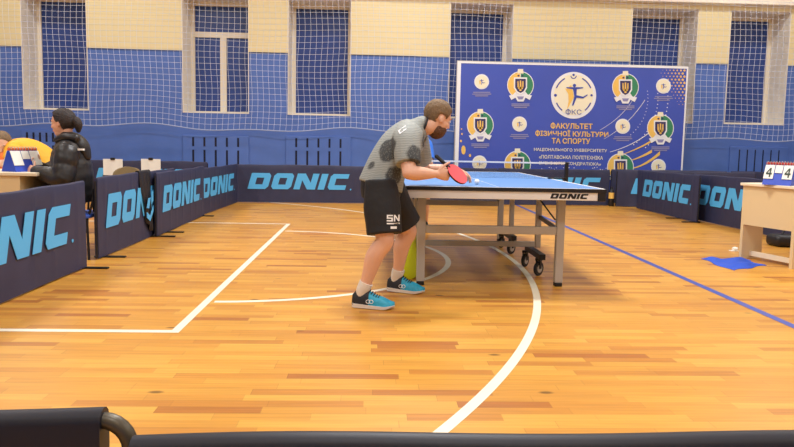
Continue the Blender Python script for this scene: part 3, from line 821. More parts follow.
def cap_mesh(name, mt, parent, H, c, r, inside, n=26, amp=.004, seed=0):
    """closed shell hugging the head; inside(v) in head space says how far it stands proud (0..1)"""
    rnd = random.Random(seed); m = MB(); m.ell((0,0,0), (1,1,1), None, n); vs = []
    for v in m.v:
        q = inside(Vector((v.x*r[0]+c[0], v.y*r[1]+c[1], v.z*r[2]+c[2])))
        s = .80 + .20*q + rnd.uniform(-amp, amp)*q*8*.1
        vs.append(H @ Vector((v.x*r[0]*s+c[0], v.y*r[1]*s+c[1], v.z*r[2]*s+c[2])))
    m.v = vs
    return m.build(name, mt, parent, smooth=True)
def sstep(a, b, x):
    t = max(0, min(1, (x-a)/(b-a))); return t*t*(3-2*t)
def shoe(parent, heel, yaw, L=.295, up_a=M['shoe_blue'], up_b=M['shoe_black'], roll_up=0.0):
    """a sports shoe with its heel on the floor at heel, pointing along yaw"""
    T = Matrix.Translation(Vector((heel[0], heel[1], 0))) @ Matrix.Rotation(yaw, 4, 'Z') @ Matrix.Rotation(-roll_up, 4, 'Y')
    def wid(t): return .5*(.078+.024*sstep(.05,.7,t))*math.sqrt(max(.0, 1-(max(0,(t-.72)/.28))**2.4))*(math.sqrt(max(0,1-(max(0,(.1-t)/.1))**2))*.35+.65 if t < .1 else 1)
    def sole_ring(t, z0, z1, gx):
        w_ = max(.004, wid(t)+gx); x = t*L
        return [T @ Vector(p) for p in ((x,-w_,z0+.004),(x,-w_-.002,z1),(x,w_+.002,z1),(x,w_,z0+.004),(x,w_*.6,z0),(x,-w_*.6,z0))]
    n = 24; sm = MB()
    toe = lambda t: .016*sstep(.75, 1, t)
    sm.loft([sole_ring(t, toe(t), .020+.012*(1-t)+toe(t)*.5, .003) for t in [i/n for i in range(n+1)]])
    so = MB.build(sm, 'sole', M['sole'], parent, smooth=True)
    def upper(t0, t1, name, mt, gx, taper=None):
        rings = []
        for i in range(n+1):
            t = t0+(t1-t0)*i/n; w_ = max(.003, wid(t)+gx); x = t*L; zb = .022
            h = .112 - .004*math.sin(PI*min(1,t/.34)) if t < .34 else .112-.030*sstep(.34,.62,t)-.034*sstep(.6,1.0,t)
            h = (h+gx)*(.72+.28*sstep(-.02,.10,t))
            rr = []
            for k in range(15):
                a = PI*k/14; cx = math.cos(a); sx = math.sin(a)
                rr.append(T @ Vector((x, w_*(abs(cx)**.8)*(1 if cx > 0 else -1)*(.72+.28*(1-sx)), zb+(h-zb)*(sx**.75))))
            rings.append(rr)
        m_ = MB(); m_.loft(rings); return m_.build(name, mt, parent, smooth=True)
    up = upper(.0, .995, 'upper', up_a, 0)
    upper(-.006, .40, 'heel_counter', up_b, .0028)
    lc = MB()
    for q in range(5):
        t = .40+.055*q; z = .118-.034*sstep(.34,.62,t)-.034*sstep(.6,1,t)
        lc.tube([T @ Vector((t*L, -.026, z-.01)), T @ Vector((t*L+.006, 0, z+.002)), T @ Vector((t*L, .026, z-.01))], .0035, 6)
    lc.build('laces', up_a if up_a is not M['shoe_blue'] else M['shoe_black'], up, smooth=True)
    lg = MB()                                     # white loop logo on the near side
    for cxx in (.40, .475): lg.tube([T @ Vector((cxx*L+.013*math.cos(a), -wid(.44)-.0025+.006*max(0, math.sin(a)), .05+.011*math.sin(a))) for a in [2*PI*i/12 for i in range(12)]], .0022, 5, closed=True)
    if up_a is M['shoe_blue']: lg.build('side_logo', M['white'], up, smooth=True)
    return up
def fill_head_matrix(center, face, up=(0,0,1)):
    f = Vector(face).normalized(); u = Vector(up); s = u.cross(f).normalized(); u = f.cross(s)
    return Matrix(((f.x, s.x, u.x, center.x), (f.y, s.y, u.y, center.y), (f.z, s.z, u.z, center.z), (0,0,0,1)))

def shirt_material(patches):
    """grey marl with fine stripes and darker dotted patches; patches: (point in shirt space, radius)"""
    m = mat('grey_patterned_shirt', (150,154,152), .75)
    nt = m.node_tree; N = nt.nodes; L = nt.links; b = N['Principled BSDF']
    tc = N.new('ShaderNodeTexCoord')
    cur = None
    for p, rad in patches:
        d = N.new('ShaderNodeVectorMath'); d.operation = 'DISTANCE'; d.inputs[1].default_value = p; L.new(tc.outputs['Object'], d.inputs[0])
        q = N.new('ShaderNodeMath'); q.operation = 'SUBTRACT'; q.inputs[1].default_value = rad; L.new(d.outputs['Value'], q.inputs[0])
        if cur is None: cur = q.outputs[0]
        else:
            k = N.new('ShaderNodeMath'); k.operation = 'MINIMUM'; L.new(cur, k.inputs[0]); L.new(q.outputs[0], k.inputs[1]); cur = k.outputs[0]
    n1 = N.new('ShaderNodeTexNoise'); n1.inputs['Scale'].default_value = 14; L.new(tc.outputs['Object'], n1.inputs['Vector'])
    mm = N.new('ShaderNodeMath'); mm.operation = 'MULTIPLY_ADD'; mm.inputs[1].default_value = .05; L.new(n1.outputs['Fac'], mm.inputs[0]); L.new(cur, mm.inputs[2])
    r1 = N.new('ShaderNodeMapRange'); r1.inputs['From Min'].default_value = .018; r1.inputs['From Max'].default_value = .034; r1.inputs['To Min'].default_value = 1; r1.inputs['To Max'].default_value = 0
    L.new(mm.outputs[0], r1.inputs['Value'])
    wv = N.new('ShaderNodeTexWave'); wv.wave_type = 'BANDS'; wv.bands_direction = 'Z'; wv.inputs['Scale'].default_value = 30; wv.inputs['Distortion'].default_value = 2.5; wv.inputs['Detail'].default_value = 1
    L.new(tc.outputs['Object'], wv.inputs['Vector'])
    r2 = N.new('ShaderNodeValToRGB'); e = r2.color_ramp.elements
    e[0].position = .2; e[0].color = lin((132,137,134)); e[1].position = .8; e[1].color = lin((160,165,161)); L.new(wv.outputs['Fac'], r2.inputs[0])
    v = N.new('ShaderNodeTexVoronoi'); v.inputs['Scale'].default_value = 95; L.new(tc.outputs['Object'], v.inputs['Vector'])
    r3 = N.new('ShaderNodeValToRGB'); e = r3.color_ramp.elements
    e[0].position = .2; e[0].color = lin((104,108,106)); e[1].position = .45; e[1].color = lin((62,65,66)); L.new(v.outputs['Distance'], r3.inputs[0])
    mx = N.new('ShaderNodeMix'); mx.data_type = 'RGBA'
    L.new(r1.outputs[0], mx.inputs[0]); L.new(r2.outputs[0], mx.inputs[6]); L.new(r3.outputs[0], mx.inputs[7])
    L.new(mx.outputs[2], b.inputs['Base Color'])
    return m

def player():
    r = thing('person', 'bearded player in grey patterned shirt and black shorts leaning over the table end', 'person', (.1, 4.25, 0))
    SD = Vector((-.25, .97, 0))                   # from his right side to his left side
    J = dict(hipR=px(381, 192, 4.12), hipL=px(387, 191, 4.38), kneeR=px(385, 241, 4.05), kneeL=px(409, 231, 4.46),
             ankR=px(362.5, 291, 4.06), ankL=px(396.5, 277, 4.52), pel=px(381, 184, 4.25), waist=px(388, 164, 4.26), chest=px(400, 147, 4.28), upper=px(411, 134, 4.30), neck=px(422, 125.5, 4.30),
             shR=px(406, 141, 4.10), elR=px(409, 173, 3.98), wrR=px(435.5, 174, 4.12), shL=px(415, 137, 4.49), elL=px(424, 171, 4.66), wrL=px(455.5, 168.8, 4.62))
    HC = px(437.5, 119, 4.32)
    face = Vector((.88, .30, -.36)); HM = fill_head_matrix(HC, face)
    b = MB()
    chain(b, dense([(J['pel'], .150, .105), (J['waist'], .132, .09), (J['chest'], .15, .105), (J['upper'], .135, .085), (J['upper'].lerp(J['neck'], .6), .07, .055)]), SD, 20)
    chain(b, dense([(J['upper'].lerp(J['neck'], .4), .06), (J['neck'], .060, .058), (HM @ Vector((-.035, 0, -.07)), .056, .056), (HM @ Vector((-.02, 0, -.01)), .055, .055)]), SD, 16)
    head_shapes(b, HM, .95)
    for s in 'RL':
        h_, k_, a_ = J['hip'+s], J['knee'+s], J['ank'+s]
        chain(b, dense([(h_.lerp(k_, .12), .076, .08), (h_.lerp(k_, .45), .076, .080), (k_+(h_-k_)*.12, .058, .061), (k_, .054, .057), (k_.lerp(a_, .12), .05, .055)]), SD, 16)
        bk = Vector((-.022, 0, 0))
        chain(b, dense([(k_, .053, .056), (k_.lerp(a_, .3)+bk, .054, .060), (k_.lerp(a_, .6)+bk*.5, .043, .047), (k_.lerp(a_, .88), .033, .037), (a_, .034, .038)]), SD, 16)
        fy = -.22 if s == 'R' else -.36
        fd = Vector((math.cos(fy), math.sin(fy), 0))
        chain(b, [(a_, .032, .034), (Vector((a_.x, a_.y, .075))-fd*.01, .028, .034), (Vector((a_.x, a_.y, .058))+fd*.06, .026, .02), (Vector((a_.x, a_.y, .05))+fd*.12, .024, .012)], SD, 14)
        sh, el, wr = J['sh'+s], J['el'+s], J['wr'+s]
        chain(b, dense([(J['upper'].lerp(sh, .55), .075), (sh, .066), (sh.lerp(el, .4), .052, .055), (el.lerp(sh, .15), .043, .046), (el, .042, .044)]), SD, 14)
        chain(b, dense([(el, .042, .043), (el.lerp(wr, .28), .045, .047), (el.lerp(wr, .7), .034, .036), (wr, .029, .025)]), SD, 14)
    # racket frame first, so that the hand closes on it
    bc_ = px(457, 174.2, 4.16); n_ = Vector((.53, -.55, .64)).normalized(); a_ = Vector((.77, 0, -.64)); a_ = (a_-n_*a_.dot(n_)).normalized()
    grip = bc_ - a_*.085
    hd = (grip + Vector((.01, -.015, -.024)) - J['wrR'])
    hand(b, J['wrR'], (hd*.8 + a_*.05).normalized(), n_*-.2+Vector((0,.9,.2)), Vector((.2, -.1, 1)), curl=.62, spread=.10, k=.98, thumb_curl=.6)
    hand(b, J['wrL'], Vector((.86, -.1, -.4)), Vector((-.35, .1, -1)), Vector((.2, -1, .1)), curl=.30, spread=.34, k=1.0, thumb_curl=.4)
    body = fuse(b, 'body', M['skin'], r, .0052, 4)
    face_parts(HM, r, .95)
    # hair, beard
    def hr(v):
        line = .058 + .25*max(0, abs(v.y)-.03)
        f = sstep(.0, .02, line - v.x + .55*(v.z-.04)) if v.z > -.015 else sstep(.0, .018, -.012 - v.x + .0*v.z)
        low = sstep(-.085, -.06, v.z)
        ear = 1 if not (abs(v.y) > .06 and -.03 < v.x < .035 and v.z < .03) else sstep(.0, .03, v.z)*.6
        return f*low*ear
    cap_mesh('hair', M['hair_brown'], r, HM, (-.010, 0, .034), (.100, .079, .098), hr, amp=.05)
    def bd(v):
        f = sstep(-.02, -.04, v.z+.35*max(0, .03-v.x)) if v.x < .06 else sstep(-.03, -.046, v.z)
        side = sstep(-.022, -.004, v.x-.25*min(0, v.z+.06))
        return f*side
    cap_mesh('beard', M['beard'], r, HM, (.022, 0, -.060), (.066, .057, .070), bd, amp=.05, seed=2)
    # shirt
    t = MB()
    hem = J['pel'] + (J['waist']-J['pel'])*-.12
    chain(t, dense([(hem, .200, .148), (J['waist'], .178, .132), (J['chest'], .185, .138), (J['upper'], .172, .115), (J['upper'].lerp(J['neck'], .55), .105, .082), (J['neck'], .072, .066), (J['neck']+(J['neck']-J['upper']).normalized()*.008+Vector((.004,0,-.004)), .070, .063)]), SD, 24, caps=False)
    for s in 'RL':
        sh, el = J['sh'+s], J['el'+s]
        chain(t, dense([(J['upper'].lerp(sh, .4), .1, .105), (sh.lerp(J['upper'], .1), .092, .095), (sh.lerp(el, .38), .080, .088), (sh.lerp(el, .74), .072, .080)]), SD, 16, caps=False)
    o0 = Vector((.1, 4.25, 0))
    sm = shirt_material([(px(386, 148, 4.09)-o0, .085), (px(415, 156, 4.0)-o0, .066), (px(395, 176, 4.08)-o0, .06), (px(424, 140, 4.2)-o0, .045), (px(370, 164, 4.15)-o0, .03), (px(398, 150, 4.45)-o0, .11)])
    sh_o = fuse(t, 'shirt', sm, r, .008, 3)
    cl = MB(); cd = (HM @ Vector((-.03,0,-.08)) - J['neck']).normalized()
    d_, s_, u_ = frame_of(cd, SD)
    cl.tube([J['neck']+cd*.014 + s_*(.070*math.cos(2*PI*k/24)) + u_*(.066*math.sin(2*PI*k/24)) for k in range(24)], .008, 6, closed=True)
    cl.build('collar', M['shoe_black'], sh_o, smooth=True)
    # shorts
    s_ = MB()
    wb_ = J['pel'] + (J['waist']-J['pel'])*.62
    chain(s_, dense([(wb_, .172, .124), (J['pel'], .186, .134), (J['pel']+Vector((.0, 0, -.09)), .175, .125)]), SD, 22, caps=False)
    for q in 'RL':
        h_, k_ = J['hip'+q], J['knee'+q]
        e = h_.lerp(k_, .86)
        chain(s_, dense([(h_+Vector((0,0,.08)), .085, .105), (h_.lerp(k_, .3), .108, .122), (h_.lerp(k_, .6), .102, .118), (e, .10, .116)]), SD, 18, caps=False)
    so = fuse(s_, 'shorts', M['shorts'], r, .008, 3)
    # print on the shorts leg and shirt, laid onto the cloth
    def decal(target, polys, name, mt, P, ux, uz, along, off=.003):
        dg = bpy.context.evaluated_depsgraph_get()
        bm = bmesh.new(); bm.from_mesh(target.data); bv = BVHTree.FromBMesh(bm); o0 = parent_loc(target)
        mb = MB()
        for pl in polys:
            # resample edges so that the print follows the cloth
            pts = []
            for i in range(len(pl)):
                a, b2 = Vector(pl[i]), Vector(pl[(i+1) % len(pl)])
                k = max(1, int((b2-a).length/.012))
                for j in range(k): pts.append(a.lerp(b2, j/k))
            W_ = []
            for p in pts:
                q = P + ux*p.x + uz*p.y - along*.4 - o0
                hit = bv.ray_cast(q, along, 1.0)
                W_.append((hit[0] if hit[0] is not None else q+along*.4) - along*off + o0)
            mb.add(W_, [tuple(range(len(W_)))])
        bm.free()
        return mb.build(name, mt, target)
    def block(body, hh):
        G = {'S': [[(0,.8),(1,.8),(1,1),(0,1)],[(0,.4),(1,.4),(1,.6),(0,.6)],[(0,0),(1,0),(1,.2),(0,.2)],[(0,.6),(.25,.6),(.25,.8),(0,.8)],[(.75,.2),(1,.2),(1,.4),(.75,.4)]],
             'N': [[(0,0),(.25,0),(.25,1),(0,1)],[(.75,0),(1,0),(1,1),(.75,1)],[(.25,.65),(.75,0),(.75,.35),(.25,1)]]}
        out = []; x = 0
        for ch in body:
            out += [[(x+a*hh*.95, b2*hh) for a, b2 in pl] for pl in G[ch]]; x += hh*1.1
        return out
    P0 = px(386.5, 220, 4.05); vdir = (P0-CP).normalized()
    ux = Vector((1, .12, -.05)).normalized(); uz = Vector((0, 0, 1))
    decal(so, block('SN', .041) + [[(0,-.017),(.085,-.017),(.085,-.009),(0,-.009)], [(.025,-.045),(.065,-.045),(.065,-.03),(.025,-.03)]], 'print', M['white'], P0, ux, uz, Vector((0,1,0)))
    P1 = px(397, 131, 4.2)
    decal(sh_o, [[(0,0),(.05,.035),(.055,.012),(.012,-.022)]], 'print', M['print_white'], P1, Vector((1,0,0)), Vector((0,0,1)), Vector((0,1,0)))
    # socks and shoes
    for q, yaw, hp in (('R', -.22, 0), ('L', -.36, 1)):
        a_k = J['ank'+q]; k_ = J['knee'+q]
        sk = MB(); chain(sk, dense([(a_k.lerp(k_, .17), .042, .046), (a_k.lerp(k_, .08), .041, .045), (a_k, .037, .042), (Vector((a_k.x-.005, a_k.y, .06)), .026, .036)]), SD, 16, caps=False)
        sk.build('sock', M['sock'], r, smooth=True)
        yw = yaw; fd = Vector((math.cos(yw), math.sin(yw), 0))
        shoe(r, Vector((a_k.x, a_k.y, 0)) - fd*.062, yw, L=.275)
    # racket
    rk = thing('table_tennis_racket', "red-faced racket with black edge held in the grey-shirted player's hand", 'racket', bc_)
    X = a_; Z = n_; Y = Z.cross(X)
    T = Matrix(((X.x, Y.x, Z.x, bc_.x), (X.y, Y.y, Z.y, bc_.y), (X.z, Y.z, Z.z, bc_.z), (0,0,0,1)))
    def oval(z0, z1, k):
        R_ = []
        for i in range(40):
            a = 2*PI*i/40; R_.append((.080*k*math.cos(a), .076*k*math.sin(a)))
        m_ = MB(); m_.loft([[T @ Vector((x, y, z0)) for x, y in R_], [T @ Vector((x, y, z1)) for x, y in R_]]); return m_
    oval(-.003, .003, 1).build('blade', M['shoe_black'], rk)
    oval(.003, .0065, .985).build('red_rubber', M['red_rubber'], rk); oval(-.0065, -.003, .985).build('black_rubber', M['black'], rk)
    m_ = MB(); chain(m_, [(T @ Vector((-.07, 0, 0)), .014, .010), (T @ Vector((-.12, 0, 0)), .013, .011), (T @ Vector((-.178, 0, 0)), .016, .012)], Y, 12); m_.build('handle', M['black'], rk, smooth=True)
player()

def figure_body(mb, J, SD, HM, k=1.0, arms=True, hands=True):
    chain(mb, dense([(J['pel'], .150*k, .105*k), (J['waist'], .125*k, .09*k), (J['chest'], .145*k, .10*k), (J['upper'], .13*k, .085*k), (J['neck'], .06*k, .055*k)]), SD, 18)
    chain(mb, dense([(J['neck']-(HM.translation-J['neck'])*.2, .055*k), (J['neck'], .054*k, .052*k), (HM @ Vector((-.03*k, 0, -.06*k)), .052*k, .052*k), (HM @ Vector((-.015*k, 0, 0)), .05*k)]), SD, 14)
    head_shapes(mb, HM, k)
    for s in 'RL':
        h_, k_, a_ = J['hip'+s], J['knee'+s], J['ank'+s]
        chain(mb, dense([(h_, .088*k), (h_.lerp(k_, .5), .075*k), (k_, .054*k)]), SD, 14)
        chain(mb, dense([(k_, .053*k), (k_.lerp(a_, .3), .052*k), (a_, .034*k)]), SD, 14)
        fd = J.get('foot', Vector((1,0,0)))
        chain(mb, [(a_, .034*k), (Vector((a_.x, a_.y, .045))+fd*.04, .036*k, .035*k), (Vector((a_.x, a_.y, .035))+fd*.15, .036*k, .022*k)], SD, 12)
        sh, el, wr = J['sh'+s], J['el'+s], J['wr'+s]
        chain(mb, dense([(J['upper'].lerp(sh, .5), .075*k), (sh, .06*k), (sh.lerp(el, .5), .047*k), (el, .04*k)]), SD, 14)
        chain(mb, dense([(el, .04*k), (el.lerp(wr, .3), .041*k), (wr, .026*k)]), SD, 14)
        hand(mb, wr, (wr-el)*.6+J.get('hd'+s, Vector((0,0,0))), J.get('pn'+s, Vector((0,0,-1))), J.get('ts'+s, Vector((0,-1,.3))), curl=J.get('curl', .4), k=k)
def shirt_on(J, SD, name, mt, parent, sleeve, grow=1.0, hem=-.3, voxel=.009, sleeve_r=.068):
    t = MB()
    hm = J['pel'] + (J['waist']-J['pel'])*hem
    chain(t, dense([(hm, .185*grow, .135*grow), (J['waist'], .168*grow, .125*grow), (J['chest'], .178*grow, .13*grow), (J['upper'], .165*grow, .108*grow), (J['upper'].lerp(J['neck'], .6), .10*grow, .08*grow), (J['neck'], .072, .068)]), SD, 22, caps=False)
    for s in 'RL':
        sh, el, wr = J['sh'+s], J['el'+s], J['wr'+s]
        st = [(J['upper'].lerp(sh, .4), .1*grow), (sh.lerp(J['upper'], .1), .085*grow), (sh.lerp(el, .5), sleeve_r*grow)]
        if sleeve > 1: st += [(el, sleeve_r*.93*grow)]
        else: st += [(sh.lerp(el, .8), sleeve_r*.95*grow)]
        chain(t, dense(st), SD, 16, caps=sleeve > 1)
        if sleeve > 1: chain(t, dense([(el, sleeve_r*.93*grow), (el.lerp(wr, .5), sleeve_r*.85*grow), (el.lerp(wr, .95), sleeve_r*.62*grow)]), SD, 16)
    return fuse(t, name, mt, parent, voxel, 3)

def opponent():
    Y0 = 7.72; c = px(415, 200, Y0)
    r = thing('person', 'blue-shirted opponent crouching at the far table end, mostly hidden by the near player', 'person', (c.x, Y0, 0))
    SD = Vector((-1, 0, 0)); v = lambda x, y, z: Vector((c.x+x, Y0+y, z))
    J = dict(pel=v(0,.22,.82), waist=v(0,.12,.93), chest=v(0,-.02,1.02), upper=v(0,-.14,1.08), neck=v(0,-.2,1.13),
             hipR=v(-.1,.2,.80), hipL=v(.1,.2,.80), kneeR=v(-.15,-.02,.46), kneeL=v(.13,-.02,.46), ankR=v(-.16,.12,.09), ankL=v(.14,.12,.09),
             shR=v(-.17,-.14,1.06), shL=v(.115,-.14,1.04), elR=v(-.22,-.2,.8), elL=v(.15,-.24,.84), wrR=v(-.12,-.42,.84), wrL=v(.03,-.44,.86), foot=Vector((0,-1,0)))
    HM = fill_head_matrix(v(-.01,-.28,1.22), Vector((0,-1,-.25)))
    b = MB(); figure_body(b, J, SD, HM, .97); fuse(b, 'body', M['skin'], r, .008, 3)
    face_parts(HM, r, .97, M['hair_dark'])
    cap_mesh('hair', M['hair_dark'], r, HM, (-.013, 0, .034), (.104, .083, .1), lambda q: sstep(.0, .02, .05-q.x+.55*(q.z-.04))*sstep(-.07,-.04,q.z))
    shirt_on(J, SD, 'shirt', M['blue_shirt'], r, .8, hem=.1)
    s_ = MB(); chain(s_, dense([(J['pel'].lerp(J['waist'], .2), .17, .125), (J['pel'], .178, .13), (J['pel']+Vector((0,-.03,-.08)), .17, .12)]), SD, 20, caps=False)
    for q in 'RL': chain(s_, dense([(J['hip'+q], .1, .11), (J['hip'+q].lerp(J['knee'+q], .4), .095, .105), (J['hip'+q].lerp(J['knee'+q], .62), .09, .1)]), SD, 16, caps=False)
    fuse(s_, 'shorts', M['shorts'], r, .009, 3)
    for q in 'RL':
        a_ = J['ank'+q]; shoe(r, (a_.x, a_.y+.068, 0), -PI/2, up_a=M['shoe_black'], up_b=M['shoe_black'])
opponent()

# ------------------------------------------------------------------ left scoring desk and its people
def desk(name, label, M4, L, D, h=.75, apron=.42, loc=(0,0,0)):
    """L along local x, D along local y; the closed front is at local y = 0"""
    r = thing(name, label, 'desk', loc, 'beige scoring desks')
    B = MB(); B.bbox((-.02,-.02,h-.028), (L+.02,D+.02,h), .004, M=M4); B.build('desktop', M['desk_edge'], r)
    for x in (0, L-.025):
        B = MB(); B.box((x, .0, 0), (x+.025, D, h-.028), M=M4); B.build('side_panel', M['desk'], r)
    B = MB(); B.box((.025, .03, h-.028-apron), (L-.025, .05, h-.028), M=M4); B.build('front_panel', M['desk'], r)
    B = MB(); B.box((.025, .06, .06), (L-.025, .085, .12), M=M4); B.build('foot_rail', M['desk'], r)
    return r
# left: front-left corner etc.
DLY = 5.52
dl = px(50, 173, DLY+.25).x
def left_desk():
    x1 = dl; x0 = dl-1.25; y0 = DLY; y1 = DLY+.6; h = .752
    r = thing('desk', 'beige scoring desk with an open shelf where the woman in black sits', 'desk', (.5*(x0+x1), y0, 0), 'beige scoring desks')
    B = MB(); B.bbox((x0-.02, y0-.02, h-.028), (x1+.02, y1+.02, h), .004); B.build('desktop', M['desk_edge'], r)
    xs = px(20, 185, y0).x
    B = MB(); B.box((x0, y0, .0), (xs, y0+.03, h-.028)); B.build('front_panel', M['desk'], r)
    B = MB(); B.box((xs-.03, y0+.03, 0), (xs, y1, h-.028)); B.build('divider', M['desk'], r)
    B = MB(); B.box((x1-.03, y1-.07, 0), (x1, y1, h-.028)); B.build('side_panel', M['desk'], r)
    B = MB(); B.box((xs, y0+.06, h-.17), (x1-.03, y1, h-.15)); B.build('shelf', M['desk_edge'], r)
    B = MB(); B.box((xs, y1-.03, .0), (x1-.03, y1, h-.028)); B.build('back_panel', M['desk'], r)
left_desk()

def scoreboard(label, loc, yaw, digits, wd=.30, hh=.2, dp=.2, strip=M['score_red']):
    r = thing('flip_scoreboard', label, 'scoreboard', loc, 'flip scoreboards on the scoring desks')
    r.rotation_euler = (0, 0, yaw)
    T = Matrix.Identity(4)
    base = MB()                                     # tent-shaped blue case
    base.prism([(-dp/2,0),(dp/2,0),(.012,hh),(-.012,hh)], wd, Matrix.Rotation(-PI/2, 4, 'Z') @ Matrix.Translation((0,-wd/2,0)))
    base.build('case', M['score_blue'], r, world=False)
    tp = MB(); tp.bbox((-wd/2, -.014, hh), (wd/2, .014, hh+.022), .004); tp.build('header', strip, r, world=False)
    rg = MB()
    for k in range(10):
        x = -wd/2+wd*(k+.5)/10; rg.tube([(x, .022*math.cos(a), hh+.012+.02*math.sin(a)) for a in [2*PI*i/12 for i in range(12)]], .003, 5, closed=True)
    rg.build('rings', M['hub'], r, world=False)
    ang = math.atan2(dp/2-.012, hh)
    for side in (1, -1):
        for k, x in enumerate((-wd*.33, wd*.33)):
            Tm = Matrix.Rotation(0 if side == 1 else PI, 4, 'Z') @ Matrix.Translation((x, -.016, hh-.005)) @ Matrix.Rotation(-ang, 4, 'X')
            c = MB(); c.box((-wd*.17, -.006, -hh*.74), (wd*.17, -.001, 0), M=Tm); co = c.build('card', M['card'], r, world=False)
            if digits:
                g = MB(); h_ = hh*.5; s = h_*.5; o = Tm @ Matrix.Translation((-s/2, -.009, -hh*.66))
                for q in ([(s*.6,0),(s*.85,0),(s*.85,h_),(s*.6,h_)], [(0,h_*.28),(s*.6,h_*.28),(s*.6,h_*.46),(0,h_*.46)], [(s*.85,h_*.28),(s*1.05,h_*.28),(s*1.05,h_*.46),(s*.85,h_*.46)], [(0,h_*.46),(s*.25,h_*.46),(s*.6,h_*.78),(s*.6,h_)]):
                    g.prism(q, .002, o)
                g.build('digit', M['digit'], co, world=False)
        Tm = Matrix.Rotation(0 if side == 1 else PI, 4, 'Z') @ Matrix.Translation((0, -.016, hh-.005)) @ Matrix.Rotation(-ang, 4, 'X')
        c = MB(); c.box((-wd*.13, -.005, -hh*.42), (wd*.13, -.001, 0), M=Tm); c.build('set_card', M['card'], r, world=False)
    return r
sl_ = px(22, 172, 5.72)
scoreboard('blue flip scoreboard with orange rings on the desk in front of the woman', (sl_.x, 5.74, .753), math.radians(66), False, wd=.27, hh=.18, dp=.18, strip=mat('scoreboard_orange', (226,96,58), .5))

def woman():
    Y0 = 5.78; c = px(70, 180, Y0)
    r = thing('person', 'woman with dark tied-back hair in a black puffer jacket seated at the desk', 'person', (c.x, Y0, 0))
    SD = Vector((-.15, 1, 0)).normalized()          # left side of picture is her front; her left faces the camera
    P = lambda a, b, y=Y0: px(a, b, y)
    J = dict(pel=P(72, 198), waist=P(72, 184), chest=P(70, 165), upper=P(68, 150), neck=P(66, 140),
             hipR=P(70, 201, Y0+.1), hipL=P(70, 201, Y0-.1), kneeR=P(27, 201, Y0+.12), kneeL=P(27, 201, Y0-.12),
             shR=P(67, 152, Y0+.16), shL=P(67, 153, Y0-.17), elR=P(60, 180, Y0+.22), elL=P(62, 179, Y0-.24), wrR=P(40, 167, Y0+.08), wrL=P(36, 171, Y0-.12), foot=Vector((-1,0,0)), curl=.5,
             tsL=Vector((0,.3,1)), tsR=Vector((0,-.3,1)), pnL=Vector((0,1,0)), pnR=Vector((0,-1,0)))
    J['ankR'] = Vector((J['kneeR'].x+.05, J['kneeR'].y, .09)); J['ankL'] = Vector((J['kneeL'].x+.05, J['kneeL'].y, .09))
    HM = fill_head_matrix(P(62.5, 123.5), Vector((-1, .02, -.12)))
    b = MB(); figure_body(b, J, SD, HM, .95); fuse(b, 'body', M['skin_woman'], r, .007, 3)
    face_parts(HM, r, .95, M['hair_dark'])
    def hr(v):
        f = sstep(.0, .02, .048 - v.x + .5*(v.z-.04)); low = sstep(-.09, -.06, v.z)
        ear = 0.0 if (abs(v.y) > .055 and -.005 < v.x < .04 and v.z < .015) else 1
        lowf = 1 if v.z > -.0 else sstep(.0, .02, .0 - v.x)
        return f*low*ear*lowf
    h = cap_mesh('hair', M['hair_dark'], r, HM, (-.013, 0, .03), (.108, .087, .104), hr, amp=.05)
    pt = MB(); chain(pt, dense([(HM @ Vector((-.085, 0, .02)), .03), (HM @ Vector((-.118, 0, .012)), .040), (HM @ Vector((-.132, 0, -.03)), .038), (HM @ Vector((-.13, 0, -.075)), .02)]), SD, 14)
    pt.build('ponytail', M['hair_dark'], h, smooth=True)
    # puffer jacket with quilted rings
    t = MB()
    base = dense([(P(72, 200), .2, .165), (P(72.5, 190), .2, .168), (P(72, 172), .205, .168), (P(69.5, 155), .19, .145), (P(67.5, 145), .13, .11), (P(65.5, 139.5), .085, .085)], 8)
    base = [(p, a*(1+.022*abs(math.sin(i*.75))), b_*(1+.03*abs(math.sin(i*.75)))) for i, (p, a, b_) in enumerate(base)]
    chain(t, base, SD, 26, caps=False)
    for s in 'RL':
        sh, el, wr = J['sh'+s], J['el'+s], J['wr'+s]
        st = dense([(J['upper'].lerp(sh, .4), .1), (sh, .098), (sh.lerp(el, .5), .09), (el, .082), (el.lerp(wr, .5), .07), (el.lerp(wr, .97), .05)], 6)
        st = [(p, a*(1+.05*abs(math.sin(i*.8))), b_*(1+.05*abs(math.sin(i*.8)))) for i, (p, a, b_) in enumerate(st)]
        chain(t, st, SD, 16)
    jk = fuse(t, 'jacket', M['jacket'], r, .008, 2)
    hd = MB(); chain(hd, dense([(P(67, 136.5), .088, .05), (P(76, 140), .12, .06), (P(83, 147), .1, .055), (P(87, 157), .06, .035)]), SD, 16)
    chain(hd, dense([(P(57, 140, Y0-.07), .03), (P(64, 137, Y0-.1), .035), (P(75, 138, Y0-.1), .04)]), SD, 12)
    fuse(hd, 'hood', M['jacket'], jk, .008, 3)
    lg = MB(); q = P(80.5, 149.5, Y0-.185); lg.box((q.x-.022, q.y-.006, q.z-.008), (q.x+.022, q.y+.03, q.z+.008)); lg.build('logo_patch', M['white'], jk)
    tr = MB()
    for s in 'RL':
        h_, k_, a_ = J['hip'+s], J['knee'+s], J['ank'+s]
        chain(tr, dense([(h_, .105), (h_.lerp(k_, .5), .092), (k_, .072)]), SD, 14); chain(tr, dense([(k_, .072), (k_.lerp(a_, .5), .064), (a_, .055)]), SD, 14)
        shoe(r, (a_.x+.07, a_.y, 0), PI, L=.26, up_a=M['shoe_black'], up_b=M['shoe_black'])
    chain(tr, [(J['pel'], .165, .12), (J['pel']+Vector((-.05,0,-.03)), .16, .115)], SD, 18)
    fuse(tr, 'trousers', M['shorts'], r, .009, 3)
    return J
WJ = woman()

